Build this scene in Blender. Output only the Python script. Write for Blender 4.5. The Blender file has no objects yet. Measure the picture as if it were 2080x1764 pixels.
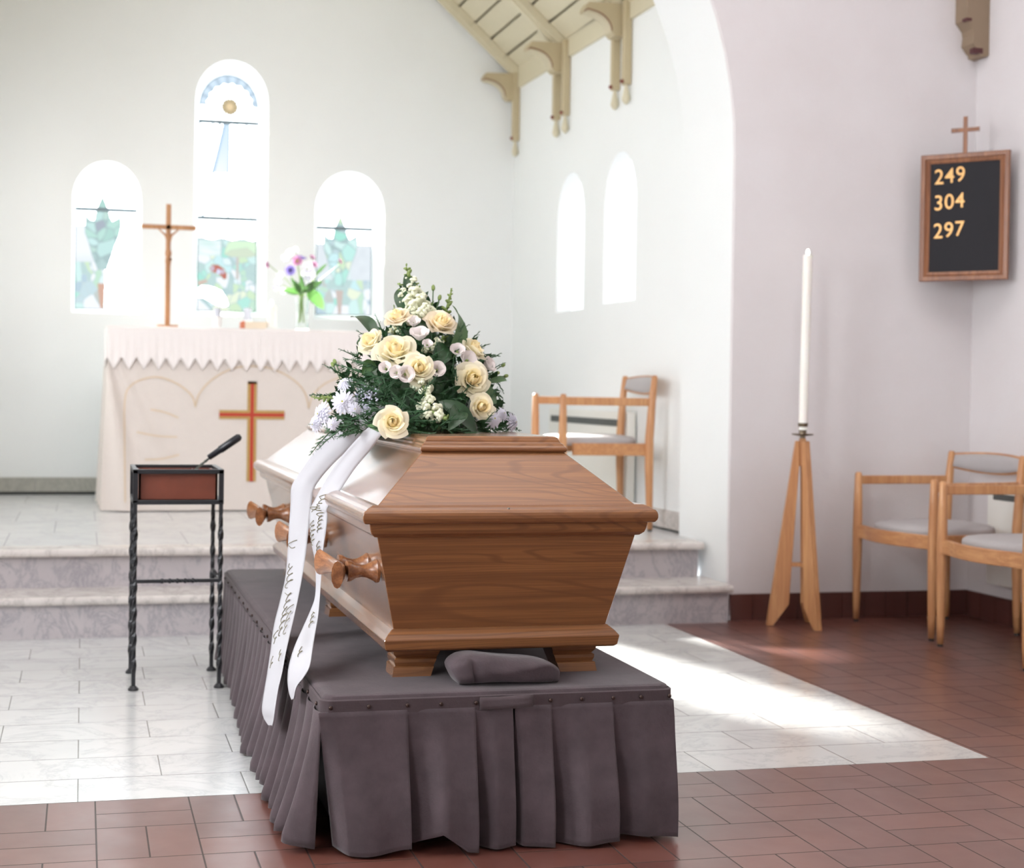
import bpy, bmesh, math, random
from mathutils import Vector, Matrix, noise
from mathutils.geometry import tessellate_polygon
random.seed(7)
C = bpy.context.scene.collection
PI = math.pi
SC = bpy.context.scene

# ------------------------------------------------------------------ camera
F_PX, PXC, PYC = 2938.973, 840.0, 832.0
YAW, PIT, ROL = .224817, .014496, .014141
CAM = Vector((-.043108, -3.91675, 1.10876))
fw = Vector((math.sin(YAW)*math.cos(PIT), math.cos(YAW)*math.cos(PIT), -math.sin(PIT)))
rt = Vector((math.cos(YAW), -math.sin(YAW), 0))
up = rt.cross(fw)
r2 = rt*math.cos(ROL) + up*math.sin(ROL)
u2 = -rt*math.sin(ROL) + up*math.cos(ROL)
def at(px, py, y=None, x=None, z=None):
    """world point of the view ray through a measured pixel at a given depth plane"""
    d = fw + r2*((px-PXC)/F_PX) - u2*((py-PYC)/F_PX)
    if y is not None: t = (y-CAM.y)/d.y
    elif x is not None: t = (x-CAM.x)/d.x
    else: t = (z-CAM.z)/d.z
    return CAM + d*t
cam_d = bpy.data.cameras.new('camera'); cam = bpy.data.objects.new('camera', cam_d); C.objects.link(cam)
M = Matrix((r2, u2, -fw)).transposed().to_4x4(); M.translation = CAM
cam.matrix_world = M
cam_d.sensor_width = 36; cam_d.lens = F_PX*36/2080
cam_d.shift_x = (1040-PXC)/2080; cam_d.shift_y = -(882-PYC)/2080
cam_d.clip_end = 200
cam_d.dof.use_dof = True; cam_d.dof.focus_distance = 3.62; cam_d.dof.aperture_fstop = 3.6
SC.camera = cam

# ------------------------------------------------------------------ materials
def s2l(c):
    return tuple((v/255/12.92 if v/255 <= .04045 else ((v/255+.055)/1.055)**2.4) for v in c)
class NT:
    def __init__(s, name):
        s.m = bpy.data.materials.new(name); s.m.use_nodes = True
        s.t = s.m.node_tree; s.n = s.t.nodes; s.b = s.n['Principled BSDF']
    def new(s, t, **k):
        x = s.n.new(t)
        for a, v in k.items(): setattr(x, a, v)
        return x
    def l(s, a, b): s.t.links.new(a, b)
    def math(s, op, a, b=None, c=None):
        x = s.n.new('ShaderNodeMath'); x.operation = op
        for i, v in enumerate((a, b, c)):
            if v is None: continue
            if isinstance(v, (int, float)): x.inputs[i].default_value = v
            else: s.l(v, x.inputs[i])
        return x.outputs[0]
    def mix(s, f, a, b):
        x = s.n.new('ShaderNodeMix'); x.data_type = 'RGBA'
        for sock, v in ((x.inputs[0], f), (x.inputs[6], a), (x.inputs[7], b)):
            if isinstance(v, (int, float)): sock.default_value = v
            elif isinstance(v, (tuple, list)): sock.default_value = (*v[:3], 1)
            else: s.l(v, sock)
        return x.outputs[2]
    def pos(s, obj=False):
        return s.new('ShaderNodeTexCoord').outputs['Object'] if obj else s.new('ShaderNodeNewGeometry').outputs['Position']
    def mapping(s, v, scale=(1, 1, 1), rot=(0, 0, 0), loc=(0, 0, 0)):
        x = s.new('ShaderNodeMapping'); x.inputs['Scale'].default_value = scale; x.inputs['Rotation'].default_value = rot
        x.inputs['Location'].default_value = loc
        s.l(v, x.inputs['Vector']); return x.outputs[0]
    def noise(s, v, scale, detail=4, rough=.6, dist=0):
        x = s.new('ShaderNodeTexNoise'); x.inputs['Scale'].default_value = scale; x.inputs['Detail'].default_value = detail
        x.inputs['Roughness'].default_value = rough; x.inputs['Distortion'].default_value = dist
        if v is not None: s.l(v, x.inputs['Vector'])
        return x.outputs[0]
    def ramp(s, f, stops):
        x = s.new('ShaderNodeValToRGB'); e = x.color_ramp.elements
        while len(e) < len(stops): e.new(.5)
        for el, (p, c) in zip(e, stops):
            el.position = p; el.color = (*c[:3], 1) if not isinstance(c, (int, float)) else (c, c, c, 1)
        s.l(f, x.inputs[0]); return x.outputs[0]
    def bump(s, h, strength=.3, dist=.01):
        x = s.new('ShaderNodeBump'); x.inputs['Strength'].default_value = strength; x.inputs['Distance'].default_value = dist
        s.l(h, x.inputs['Height']); s.l(x.outputs[0], s.b.inputs['Normal'])
    def set(s, **k):
        names = dict(rough='Roughness', metal='Metallic', spec='Specular IOR Level', coat='Coat Weight', coatr='Coat Roughness',
                     sheen='Sheen Weight', trans='Transmission Weight', ior='IOR', sss='Subsurface Weight', alpha='Alpha')
        for a, v in k.items(): s.b.inputs[names[a]].default_value = v
        return s
    def col(s, c):
        if isinstance(c, (tuple, list)): s.b.inputs['Base Color'].default_value = (*c[:3], 1)
        else: s.l(c, s.b.inputs['Base Color'])
        return s
def simple(name, rgb, rough=.5, var=.06, vs=12, bump=0, bs=60, **k):
    n = NT(name); c = s2l(rgb)
    f = n.noise(n.pos(), vs, 5)
    n.col(n.mix(f, tuple(v*(1-var) for v in c), tuple(min(1, v*(1+var)) for v in c)))
    n.set(rough=rough, **k)
    if bump: n.bump(n.noise(n.pos(), bs, 5), bump, .004)
    return n.m
def wood(name, light, dark, axis, along=1.6, across=26, rough=.38, coat=.25, cath=.0, coatr=.25):
    n = NT(name); sc = [across]*3; sc[axis] = along
    p = n.pos()
    v = n.mapping(p, tuple(sc))
    f1 = n.noise(v, 1.0, 8, .65, .6)
    sc2 = [across*4]*3; sc2[axis] = along*2.5
    f2 = n.noise(n.mapping(p, tuple(sc2)), 1.0, 4, .6)
    a = n.ramp(f1, [(.30, s2l(dark)), (.47, tuple(.5*(x+y) for x, y in zip(s2l(light), s2l(dark)))), (.58, s2l(light)), (.8, tuple(min(1, q*1.1) for q in s2l(light)))])
    b = n.mix(n.ramp(f2, [(.35, .55), (.6, 0.0)]), a, s2l(dark))
    if cath:
        sc3 = [5.5]*3; sc3[axis] = .75
        w = n.noise(n.mapping(p, tuple(sc3), loc=(.3, .2, .4)), 1.0, 2, .4, .3)
        ring = n.math('SINE', n.math('MULTIPLY', w, 190.0))
        rr = n.ramp(ring, [(.55, 0.0), (.98, cath)])
        b = n.mix(rr, b, s2l(dark))
    n.col(b); n.set(rough=rough, coat=coat, coatr=coatr); n.b.inputs['Coat IOR'].default_value = 2.3 if coat >= 1 else 1.5
    n.bump(f2, .06, .002)
    return n.m
def marble(name, light, dark, scale=6, rough=.3, veins=.6, tile=None):
    n = NT(name); p = n.pos()
    w = n.noise(n.mapping(p, (1, 1, .7), (.5, .7, .7)), scale, 10, .72, .5)
    v = n.ramp(n.math('ABSOLUTE', n.math('SUBTRACT', w, .5)), [(0.0, veins), (.018, veins*.35), (.06, 0.0)])
    cl = n.noise(p, scale*.5, 4)
    base = n.mix(n.ramp(cl, [(.35, 0.0), (.7, .45)]), s2l(light), tuple(.6*a+.4*b for a, b in zip(s2l(light), s2l(dark))))
    n.col(n.mix(v, base, s2l(dark))); n.set(rough=rough, spec=.5)
    return n
def brick_rows(n, base, rowh, length, ox, oy, gw, grout, tint=.12):
    """running-bond slabs in world x/y"""
    sp = n.new('ShaderNodeSeparateXYZ'); n.l(n.pos(), sp.inputs[0])
    ry = n.math('DIVIDE', n.math('SUBTRACT', sp.outputs[1], oy), rowh)
    row = n.math('FLOOR', ry); fy = n.math('SUBTRACT', ry, row)
    par = n.math('MODULO', n.math('ADD', row, 200.0), 2.0)
    # every other row shifts by about half a slab, plus a small wobble per row
    wob = n.math('MULTIPLY', n.math('SINE', n.math('MULTIPLY', row, 2.7)), .05)
    rx = n.math('ADD', n.math('DIVIDE', n.math('SUBTRACT', sp.outputs[0], ox), length), n.math('MULTIPLY', par, n.math('ADD', .47, wob)))
    cx = n.math('FLOOR', rx); fx = n.math('SUBTRACT', rx, cx)
    ex = n.math('MULTIPLY', n.math('MINIMUM', fx, n.math('SUBTRACT', 1.0, fx)), length)
    ey = n.math('MULTIPLY', n.math('MINIMUM', fy, n.math('SUBTRACT', 1.0, fy)), rowh)
    e = n.math('MINIMUM', ex, ey)
    g = n.math('LESS_THAN', e, gw)
    cb = n.new('ShaderNodeCombineXYZ'); n.l(cx, cb.inputs[0]); n.l(row, cb.inputs[1])
    wn = n.new('ShaderNodeTexWhiteNoise'); n.l(cb.outputs[0], wn.inputs['Vector'])
    t = n.mix(n.math('MULTIPLY', wn.outputs[0], tint), base, (0.25, .25, .26))
    return n.mix(g, t, grout), e

plaster = NT('white_plaster'); _f = plaster.noise(plaster.pos(), 2.2, 6)
plaster.col(plaster.mix(_f, s2l((233, 236, 236)), s2l((237, 240, 240)))); plaster.set(rough=.75, spec=.2)
plaster.bump(plaster.noise(plaster.pos(), 30, 5), .12, .006)
m_plaster = plaster.m
nplaster = NT('nave_plaster'); _f = nplaster.noise(nplaster.pos(), 1.6, 6)
nplaster.col(nplaster.mix(nplaster.ramp(_f, [(.3, 0.), (.7, 1.)]), s2l((214, 209, 209)), s2l((219, 216, 217)))); nplaster.set(rough=.7, spec=.2)
nplaster.bump(nplaster.noise(nplaster.pos(), 14, 6), .35, .008)
m_nave = nplaster.m
# terracotta basket weave
def terracotta(name, s=.245):
    n = NT(name); sp = n.new('ShaderNodeSeparateXYZ'); n.l(n.pos(), sp.inputs[0])
    X = n.math('DIVIDE', sp.outputs[0], s); Y = n.math('DIVIDE', sp.outputs[1], s)
    ix, iy = n.math('FLOOR', X), n.math('FLOOR', Y)
    fx, fy = n.math('SUBTRACT', X, ix), n.math('SUBTRACT', Y, iy)
    odd = n.math('MODULO', n.math('ADD', n.math('ADD', ix, iy), 400.0), 2.0)   # 1: tiles lie along x
    long_, short = 'l', 's'
    hx = n.math('MULTIPLY', fx, 2.0); hy = n.math('MULTIPLY', fy, 2.0)
    ihx, ihy = n.math('FLOOR', hx), n.math('FLOOR', hy)
    fhx = n.math('SUBTRACT', hx, ihx); fhy = n.math('SUBTRACT', hy, ihy)
    def edge(f, k): return n.math('MULTIPLY', n.math('MINIMUM', f, n.math('SUBTRACT', 1.0, f)), s*k)
    eA = n.math('MINIMUM', edge(fx, 1), edge(fhy, .5))      # along x
    eB = n.math('MINIMUM', edge(fhx, .5), edge(fy, 1))
    inv = n.math('SUBTRACT', 1.0, odd)
    e = n.math('ADD', n.math('MULTIPLY', eA, odd), n.math('MULTIPLY', eB, inv))
    sub = n.math('ADD', n.math('MULTIPLY', ihy, odd), n.math('MULTIPLY', ihx, inv))
    cb = n.new('ShaderNodeCombineXYZ'); n.l(ix, cb.inputs[0]); n.l(iy, cb.inputs[1]); n.l(sub, cb.inputs[2])
    wn = n.new('ShaderNodeTexWhiteNoise'); n.l(cb.outputs[0], wn.inputs['Vector'])
    p = n.pos()
    base = n.mix(wn.outputs[0], s2l((92, 52, 44)), s2l((110, 65, 54)))
    base = n.mix(n.ramp(n.noise(p, 7, 6), [(.4, 0.), (.75, .3)]), base, s2l((136, 92, 82)))
    base = n.mix(n.ramp(n.noise(p, 26, 6, .7, 2.), [(.66, 0.), (.85, .22)]), base, s2l((170, 145, 138)))
    g = n.math('LESS_THAN', e, .0021)
    n.col(n.mix(g, base, s2l((70, 60, 57))))
    n.l(n.math('ADD', n.ramp(n.noise(p, 9, 3), [(.3, .29), (.7, .37)]), n.math('MULTIPLY', g, .5)), n.b.inputs['Roughness'])
    n.set(spec=1.0, coat=.45, coatr=.3)
    n.b.inputs['Coat IOR'].default_value = 1.6
    n.l(n.math('SUBTRACT', 1.0, n.math('MULTIPLY', g, .95)), n.b.inputs['Specular IOR Level'])
    h = n.math('ADD', n.math('MULTIPLY', n.ramp(e, [(.001, 0.), (.004, 1.)]), 1.0), n.math('MULTIPLY', n.noise(p, 12, 3), .10))
    n.bump(h, .3, .0015)
    return n.m
m_terra = terracotta('terracotta_floor')
n = NT('marble_floor')
p = n.pos(); w = n.noise(n.mapping(p, (1, 1.2, 1), (0, 0, .5)), 3.0, 9, .68, .7)
v = n.ramp(n.math('ABSOLUTE', n.math('SUBTRACT', w, .5)), [(0., .32), (.014, .12), (.05, 0.)])
base = n.mix(v, n.mix(n.noise(p, 4, 5), s2l((206, 208, 206)), s2l((220, 221, 218))), s2l((150, 154, 158)))
colr, e = brick_rows(n, base, .2292, .455, -.045, 0, .0016, s2l((95, 98, 92)), .10)
n.col(colr); n.set(rough=.2, spec=.7, coat=.3, coatr=.18); n.bump(n.ramp(e, [(.0008, 0.), (.003, 1.)]), .3, .0012)
m_mfloor = n.m
n = marble('marble_platform', (214, 214, 214), (160, 164, 170), 3, .22, .3)
sp = n.b.inputs['Base Color'].links[0].from_socket
colr, e = brick_rows(n, sp, .62, .42, -.39, 2.93, .0016, s2l((140, 145, 145)), .05)
n.col(colr); m_mplat = n.m
m_step = marble('marble_step', (186, 180, 181), (128, 126, 134), 7, .4, .6).m
m_tread = marble('marble_tread', (214, 208, 203), (140, 136, 132), 4, .25, .5).m
m_skirtstone = marble('marble_skirting', (176, 175, 166), (120, 120, 112), 5, .35, .4).m
m_tskirt = simple('terracotta_skirting', (88, 52, 46), .35, .15, 9)
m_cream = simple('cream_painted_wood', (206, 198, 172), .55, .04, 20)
m_creamd = simple('dark_cream_painted_wood', (186, 172, 140), .5, .05, 20)  # darker cream, used on brackets and pendant posts
m_red = simple('red_brown_paint', (120, 60, 48), .5)
m_groove = simple('board_joint', (172, 165, 136), .7)
m_oakx = wood('oak_grain_across', (144, 96, 56), (112, 71, 42), 0, 1.2, 75, .4, .12, .7)
m_oaky = wood('oak_grain_lengthwise', (140, 98, 64), (112, 73, 47), 1, 1.2, 75, .25, 1.0, .5, .25)
m_oakh = wood('oak_handle', (165, 110, 68), (110, 66, 38), 1, 4, 40, .3, .4)
m_beech = wood('beech', (206, 156, 108), (176, 120, 78), 2, 2, 30, .38, .2)
m_beechh = wood('beech_horizontal', (204, 152, 104), (172, 116, 74), 1, 2, 30, .38, .2)
m_frame = wood('hymn_board_wood', (150, 98, 62), (112, 68, 42), 2, 2, 40, .4, .15)
m_crossw = wood('crucifix_wood', (198, 150, 108), (160, 110, 72), 2, 2, 40, .45, 0)
m_mahog = simple('mahogany_panel', (112, 58, 42), .4, .35, 9)
m_iron = simple('black_iron', (30, 32, 36), .38, .2, 30, bump=.3, bs=90, spec=.5)
m_steel = simple('scoop_metal', (120, 125, 120), .3, .1, metal=.9)
m_black = simple('black_plastic', (28, 30, 36), .3)
m_velvet = simple('mauve_velvet', (70, 58, 62), .85, .55, 14, bump=.25, bs=140, sheen=.15)
m_velvet2 = simple('mauve_velvet_band', (68, 56, 59), .85, .15, 24, bump=.2, bs=160, sheen=.12)
m_stud = simple('bronze_stud', (70, 56, 52), .3, .1, metal=.8)
m_ribbon = simple('white_satin_ribbon', (184, 184, 188), .6, .02)
m_ink = simple('gold_ink', (112, 106, 78), .5)
m_seat = simple('grey_wool', (172, 168, 168), .9, .05, 60, bump=.2, bs=200)
m_rub = simple('dark_foot_cap', (60, 54, 52), .6)
m_wax = simple('white_wax', (244, 242, 236), .45, .01, sss=.15)
m_pewter = simple('pewter', (128, 116, 98), .32, .15, metal=.85)
m_felt = simple('black_felt', (40, 40, 44), .9, .05)
m_gold = simple('gold_numeral', (196, 152, 96), .35, .1, metal=.55)
m_linen = simple('ivory_linen', (224, 215, 208), .8, .03, 30, bump=.1, bs=200)
m_lace = simple('white_lace', (242, 236, 234), .85, .02, 60, bump=.4, bs=120)
m_embg = simple('gold_embroidery', (190, 156, 92), .6, .3, 120)
m_embr = simple('red_embroidery', (190, 62, 44), .6, .15, 90)
m_embl = simple('pale_gold_thread', (222, 200, 170), .7)
m_radm = simple('white_enamel', (232, 232, 226), .4, .01)
m_grill = simple('dark_grille', (58, 62, 62), .6)
m_glassw = simple('white_holder', (244, 244, 244), .3, .01)
m_book = simple('book_pages', (236, 222, 200), .8); m_bookc = simple('book_cover_red', (206, 112, 76), .6)
m_lead = simple('lead_came', (96, 108, 112), .5)
def emit(name, col, st):
    m = bpy.data.materials.new(name); m.use_nodes = True; t = m.node_tree; t.nodes.clear()
    e = t.nodes.new('ShaderNodeEmission'); e.inputs[0].default_value = (*col, 1); e.inputs[1].default_value = st
    o = t.nodes.new('ShaderNodeOutputMaterial'); t.links.new(e.outputs[0], o.inputs[0]); return m
m_flame = emit('flame', (1, .93, .8), 14)
m_pane = emit('frosted_daylight_pane', (.93, .96, 1), 1.7)
# stained glass: tinted transparent glass, colour per corner
m_sg = bpy.data.materials.new('stained_glass'); m_sg.use_nodes = True
t = m_sg.node_tree; t.nodes.clear()
a = t.nodes.new('ShaderNodeAttribute'); a.attribute_name = 'tint'
tb = t.nodes.new('ShaderNodeBsdfTransparent'); o = t.nodes.new('ShaderNodeOutputMaterial')
t.links.new(a.outputs['Color'], tb.inputs[0]); t.links.new(tb.outputs[0], o.inputs[0])
g = NT('clear_glass'); g.set(rough=.03, trans=1.0, ior=1.3); g.col((.97, 1, .98)); m_glass = g.m
def plant(name, rgb, rough=.5, var=.25, tr=.3):
    n = NT(name); c = s2l(rgb)
    n.col(n.mix(n.noise(n.pos(), 45, 3), tuple(v*(1-var) for v in c), tuple(min(1, v*(1+var)) for v in c)))
    n.set(rough=rough)
    tl = n.new('ShaderNodeBsdfTranslucent'); tl.inputs[0].default_value = (*[min(1, v*1.3) for v in c], 1)
    mx = n.new('ShaderNodeMixShader'); mx.inputs[0].default_value = tr
    out = n.n['Material Output']; n.l(n.b.outputs[0], mx.inputs[1]); n.l(tl.outputs[0], mx.inputs[2]); n.l(mx.outputs[0], out.inputs[0])
    return n.m
m_rose = plant('cream_rose_petal', (255, 243, 216), .55, .05, .45)
m_rosei = plant('golden_rose_heart', (252, 232, 190), .55, .05, .3)
m_rosep = plant('peach_rose_petal', (253, 234, 212), .55, .05, .45)
m_white = plant('white_petal', (228, 228, 240), .55, .03)
m_lis = plant('blush_white_petal', (238, 228, 226), .55, .04)
m_liac = plant('lilac_filler', (214, 214, 230), .6, .1)
m_snap = plant('pale_snapdragon', (242, 244, 220), .5, .1)
m_bud = plant('green_bud', (140, 160, 92), .5, .2)
m_leaf = plant('dark_green_leaf', (44, 74, 44), .35, .3, .15)
m_leaf2 = plant('mid_green_leaf', (74, 108, 62), .45, .3, .25)
m_leafb = plant('bright_leaf', (92, 140, 72), .4, .2, .25)
m_fern = plant('fern_green', (58, 96, 62), .5, .3, .2)
m_pink = plant('pink_petal', (206, 150, 184), .5, .15, .2)
m_purp = plant('purple_petal', (140, 128, 190), .5, .2, .2)
m_dark = plant('dark_centre', (46, 36, 60), .6)
m_yel = plant('yellow_centre', (196, 196, 80), .6)
m_stem = plant('pale_stem', (150, 178, 106), .5, .2, .4)

# ------------------------------------------------------------------ mesh builder
class MB:
    def __init__(s): s.v = []; s.f = []; s.mi = []
    def add(s, vs, fs, mi=0):
        o = len(s.v); s.v += [Vector(v) for v in vs]
        for f in fs: s.f.append([i+o for i in f]); s.mi.append(mi)
        return o
    def box(s, a, b, mi=0, M=None):
        x0, y0, z0 = a; x1, y1, z1 = b
        vs = [Vector(p) for p in ((x0,y0,z0),(x1,y0,z0),(x1,y1,z0),(x0,y1,z0),(x0,y0,z1),(x1,y0,z1),(x1,y1,z1),(x0,y1,z1))]
        if M: vs = [M @ v for v in vs]
        s.add(vs, [(0,3,2,1),(4,5,6,7),(0,1,5,4),(1,2,6,5),(2,3,7,6),(3,0,4,7)], mi)
    def loft(s, rings, mi=0, closed=True, cap=True):
        n = len(rings[0]); o = s.add([p for r in rings for p in r], [])
        for k in range(len(rings)-1):
            for i in range(n if closed else n-1):
                j = (i+1) % n
                s.f.append([o+k*n+i, o+k*n+j, o+(k+1)*n+j, o+(k+1)*n+i]); s.mi.append(mi)
        if cap and closed:
            s.f.append([o+i for i in range(n)][::-1]); s.mi.append(mi)
            s.f.append([o+(len(rings)-1)*n+i for i in range(n)]); s.mi.append(mi)
    def tube(s, pts, r, n=8, mi=0, cap=True):
        pts = [Vector(p) for p in pts]; rings = []; ref = None
        for i, p in enumerate(pts):
            d = (pts[min(i+1, len(pts)-1)] - pts[max(i-1, 0)]).normalized()
            if ref is None: ref = Vector((0, 0, 1)) if abs(d.z) < .9 else Vector((1, 0, 0))
            a = d.cross(ref).normalized(); b = d.cross(a).normalized(); ref = -b if b.dot(ref) < 0 else b
            ri = r[i] if isinstance(r, (list, tuple)) else r
            rings.append([p + a*math.cos(2*PI*k/n)*ri + b*math.sin(2*PI*k/n)*ri for k in range(n)])
        s.loft(rings, mi, True, cap)
    def lathe(s, prof, c=(0, 0, 0), n=24, mi=0, axis=None):
        c = Vector(c); R = Matrix.Identity(3)
        if axis is not None: R = Vector((0, 0, 1)).rotation_difference(Vector(axis)).to_matrix()
        s.loft([[c + R @ Vector((r*math.cos(2*PI*k/n), r*math.sin(2*PI*k/n), z)) for k in range(n)] for r, z in prof], mi)
    def prism(s, poly, a, b, fn, mi=0):
        """poly 2D extruded from a to b; fn(u,v,w)->xyz"""
        n = len(poly); o = s.add([fn(u, v, a) for u, v in poly]+[fn(u, v, b) for u, v in poly], [])
        tris = tessellate_polygon([[Vector((u, v, 0)) for u, v in poly]])
        for t_ in tris:
            s.f.append([o+i for i in t_]); s.mi.append(mi); s.f.append([o+n+i for i in t_][::-1]); s.mi.append(mi)
        for i in range(n):
            j = (i+1) % n; s.f.append([o+i, o+j, o+n+j, o+n+i]); s.mi.append(mi)
    def grid(s, fn, nu, nv, mi=0):
        o = s.add([fn(i/nu, j/nv) for j in range(nv+1) for i in range(nu+1)], [])
        for j in range(nv):
            for i in range(nu):
                a_ = o+j*(nu+1)+i; s.f.append([a_, a_+1, a_+nu+2, a_+nu+1]); s.mi.append(mi)
    def ell(s, c, r, mi=0, n=8, m=6, R=None):
        c = Vector(c); rings = []
        for j in range(1, m):
            th = PI*j/m
            ring = []
            for k in range(n):
                v = Vector((math.sin(th)*math.cos(2*PI*k/n)*r[0], math.sin(th)*math.sin(2*PI*k/n)*r[1], -math.cos(th)*r[2]))
                ring.append(c + (R @ v if R else v))
            rings.append(ring)
        s.loft(rings, mi)
    def build(s, name, mats, parent=None, smooth=False, bevel=0, seg=2, solid=0, kind=None, auto=False):
        if not isinstance(mats, (list, tuple)): mats = [mats]
        off = parent_world(parent) if parent else Vector()
        me = bpy.data.meshes.new(name)
        me.from_pydata([tuple(v-off) for v in s.v], [], s.f)
        for m_ in mats: me.materials.append(m_)
        for p_, i in zip(me.polygons, s.mi): p_.material_index = i; p_.use_smooth = smooth
        bm = bmesh.new(); bm.from_mesh(me); bmesh.ops.recalc_face_normals(bm, faces=bm.faces); bm.to_mesh(me); bm.free()
        o = bpy.data.objects.new(name, me); C.objects.link(o)
        if parent: o.parent = parent
        if solid:
            md = o.modifiers.new('Solidify', 'SOLIDIFY'); md.thickness = solid; md.offset = 0
        if bevel:
            md = o.modifiers.new('Bevel', 'BEVEL'); md.width = bevel; md.segments = seg; md.limit_method = 'ANGLE'; md.angle_limit = math.radians(35)
        if auto or (bevel and smooth):
            try:
                me.set_sharp_from_angle(angle=math.radians(38))
            except Exception: pass
        if kind: o['kind'] = kind
        return o
def parent_world(o):
    v = Vector()
    while o: v += o.location; o = o.parent
    return v
def thing(name, loc, label, cat, group=None):
    o = bpy.data.objects.new(name, None); C.objects.link(o); o.location = loc; o.empty_display_size = .05
    return tag(o, label, cat, group)
def tag(o, label, cat, group=None):
    o['label'] = label; o['category'] = cat
    if group: o['group'] = group
    return o
def copy_tree(o, parent=None):
    c = o.copy(); C.objects.link(c); c.parent = parent
    for ch in [k for k in o.children]: copy_tree(ch, c)
    return c
S = 'structure'

# ------------------------------------------------------------------ room shell
CX = .94                       # centre line of the chancel
WALL_Y = 6.12
def rwx(y): return 2.97 + (WALL_Y-y)*.03     # right chancel wall leans out slightly in plan
def arch2(x0, x1, z0, z1, n=18, k=1.12):
    a = (x1-x0)/2; b = a*k; c = (x0+x1)/2
    return [(x0, z0), (x1, z0)] + [(c+a*math.cos(PI*i/n), z1-b+b*math.sin(PI*i/n)) for i in range(n+1)]
def wall_holes(name, outer, holes, fn, mat, fn2=None, holes2=None, mat2=None):
    mb = MB()
    loops = [outer]+holes
    flat = [q for L in loops for q in L]
    tris = tessellate_polygon([[Vector((u, v, 0)) for u, v in L] for L in loops])
    mb.add([fn(u, v) for u, v in flat], tris)
    if fn2:
        for h, h2 in zip(holes, holes2):
            mb.loft([[fn(u, v) for u, v in h], [fn2(u, v) for u, v in h2]], 0, True, False)
    return mb.build(name, mat, kind=S)
YG = 6.42
HW = [(-.124, .333, 1.59, 2.62), (.688, 1.19, 1.592, 3.354), (1.526, 2.021, 1.586, 2.628)]
GW = [(-.108, .312, 1.628, 2.592), (.735, 1.154, 1.636, 3.312), (1.585, 1.990, 1.632, 2.596)]
outer = [(-1.4, .30), (3.6, .30), (3.6, 3.3), (CX, 5.6), (-1.4, 3.3)]
wall_holes('wall_back', outer, [arch2(*h) for h in HW], lambda u, v: (u, WALL_Y, v), m_plaster,
           lambda u, v: (u, YG, v), [arch2(*g_) for g_ in GW])
# right chancel wall with two windows, coordinates (y, z)
RW = [(4.714, 5.2, 1.623, 2.515), (3.902, 4.384, 1.636, 2.523)]
wall_holes('wall_right', [(2.9, .3), (6.3, .3), (6.3, 3.6), (2.9, 3.6)], [arch2(*h, k=1.3) for h in RW],
           lambda u, v: (rwx(u), u, v), m_plaster, lambda u, v: (rwx(u)+.10, u, v), [arch2(h[0]+.012, h[1]-.012, h[2]+.012, h[3]-.012, k=1.3) for h in RW])
for i, h in enumerate(RW):
    mb = MB(); hh = arch2(*h, k=1.3)
    mb.prism(hh, .10, .115, lambda u, v, w: (rwx(u)+w, u, v))
    mb.build('window_%d' % (i+4), m_pane, kind=S)
# left chancel wall, mirrored, with two windows that only let light in
lx = 2*CX-2.97
LW = [(4.714, 5.2, 1.623, 2.515), (3.6, 4.1, 1.623, 2.515)]
wall_holes('wall_left', [(2.9, .3), (6.3, .3), (6.3, 3.6), (2.9, 3.6)], [arch2(*h) for h in LW], lambda u, v: (lx-(WALL_Y-u)*.03, u, v), m_plaster,
           lambda u, v: (lx-(WALL_Y-u)*.03-.12, u, v), [arch2(*h) for h in LW])
for i, h in enumerate(LW):
    mb = MB(); mb.prism(arch2(*h), .10, .115, lambda u, v, w: (lx-(WALL_Y-u)*.03-w, u, v)); mb.build('window_%d' % (i+6), m_pane, kind=S)
# arch wall between nave and chancel
NY, NF = 2.60, 3.13
def archprof(xr, xl, R, z0, zb, n=40):
    c = (xr+xl)/2; a = (xr-xl)/2
    return [(xr, zb)] + [(c+a*math.cos(PI*i/n), z0+R*math.sin(PI*i/n)) for i in range(n+1)] + [(xl, zb)]
A1 = archprof(3.033, 2*CX-3.033, 2.09, 2.27, 0)
A2 = archprof(3.000, 2*CX-3.000, 2.05, 2.27, 0)
mb = MB()
fl = [(4.34, 0), (4.34, 5.2), (2*CX-4.34, 5.2), (2*CX-4.34, 0)] + A1[::-1]
tris = tessellate_polygon([[Vector((u, v, 0)) for u, v in fl]])
mb.add([(u, NY, v) for u, v in fl], tris, 1)
fl2 = [(3.9, 0), (3.9, 5.6), (-2.1, 5.6), (-2.1, 0)] + A2[::-1]
tris = tessellate_polygon([[Vector((u, v, 0)) for u, v in fl2]])
mb.add([(u, NF, v) for u, v in fl2], tris, 0)
r1 = [(u, NY, v) for u, v in A1]; r1b = [(u, NY+.012, v) for u, v in archprof(3.026, 2*CX-3.026, 2.083, 2.27, 0)]
mb.loft([r1b, [(u, NF, v) for u, v in A2]], 0, False, False)
mb.loft([r1, r1b], 1, False, False)
mb.build('wall_front_arch', [m_plaster, m_nave], kind=S)
NX0, NX1, NB = 2*CX-4.34, 4.34, -7.5
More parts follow.
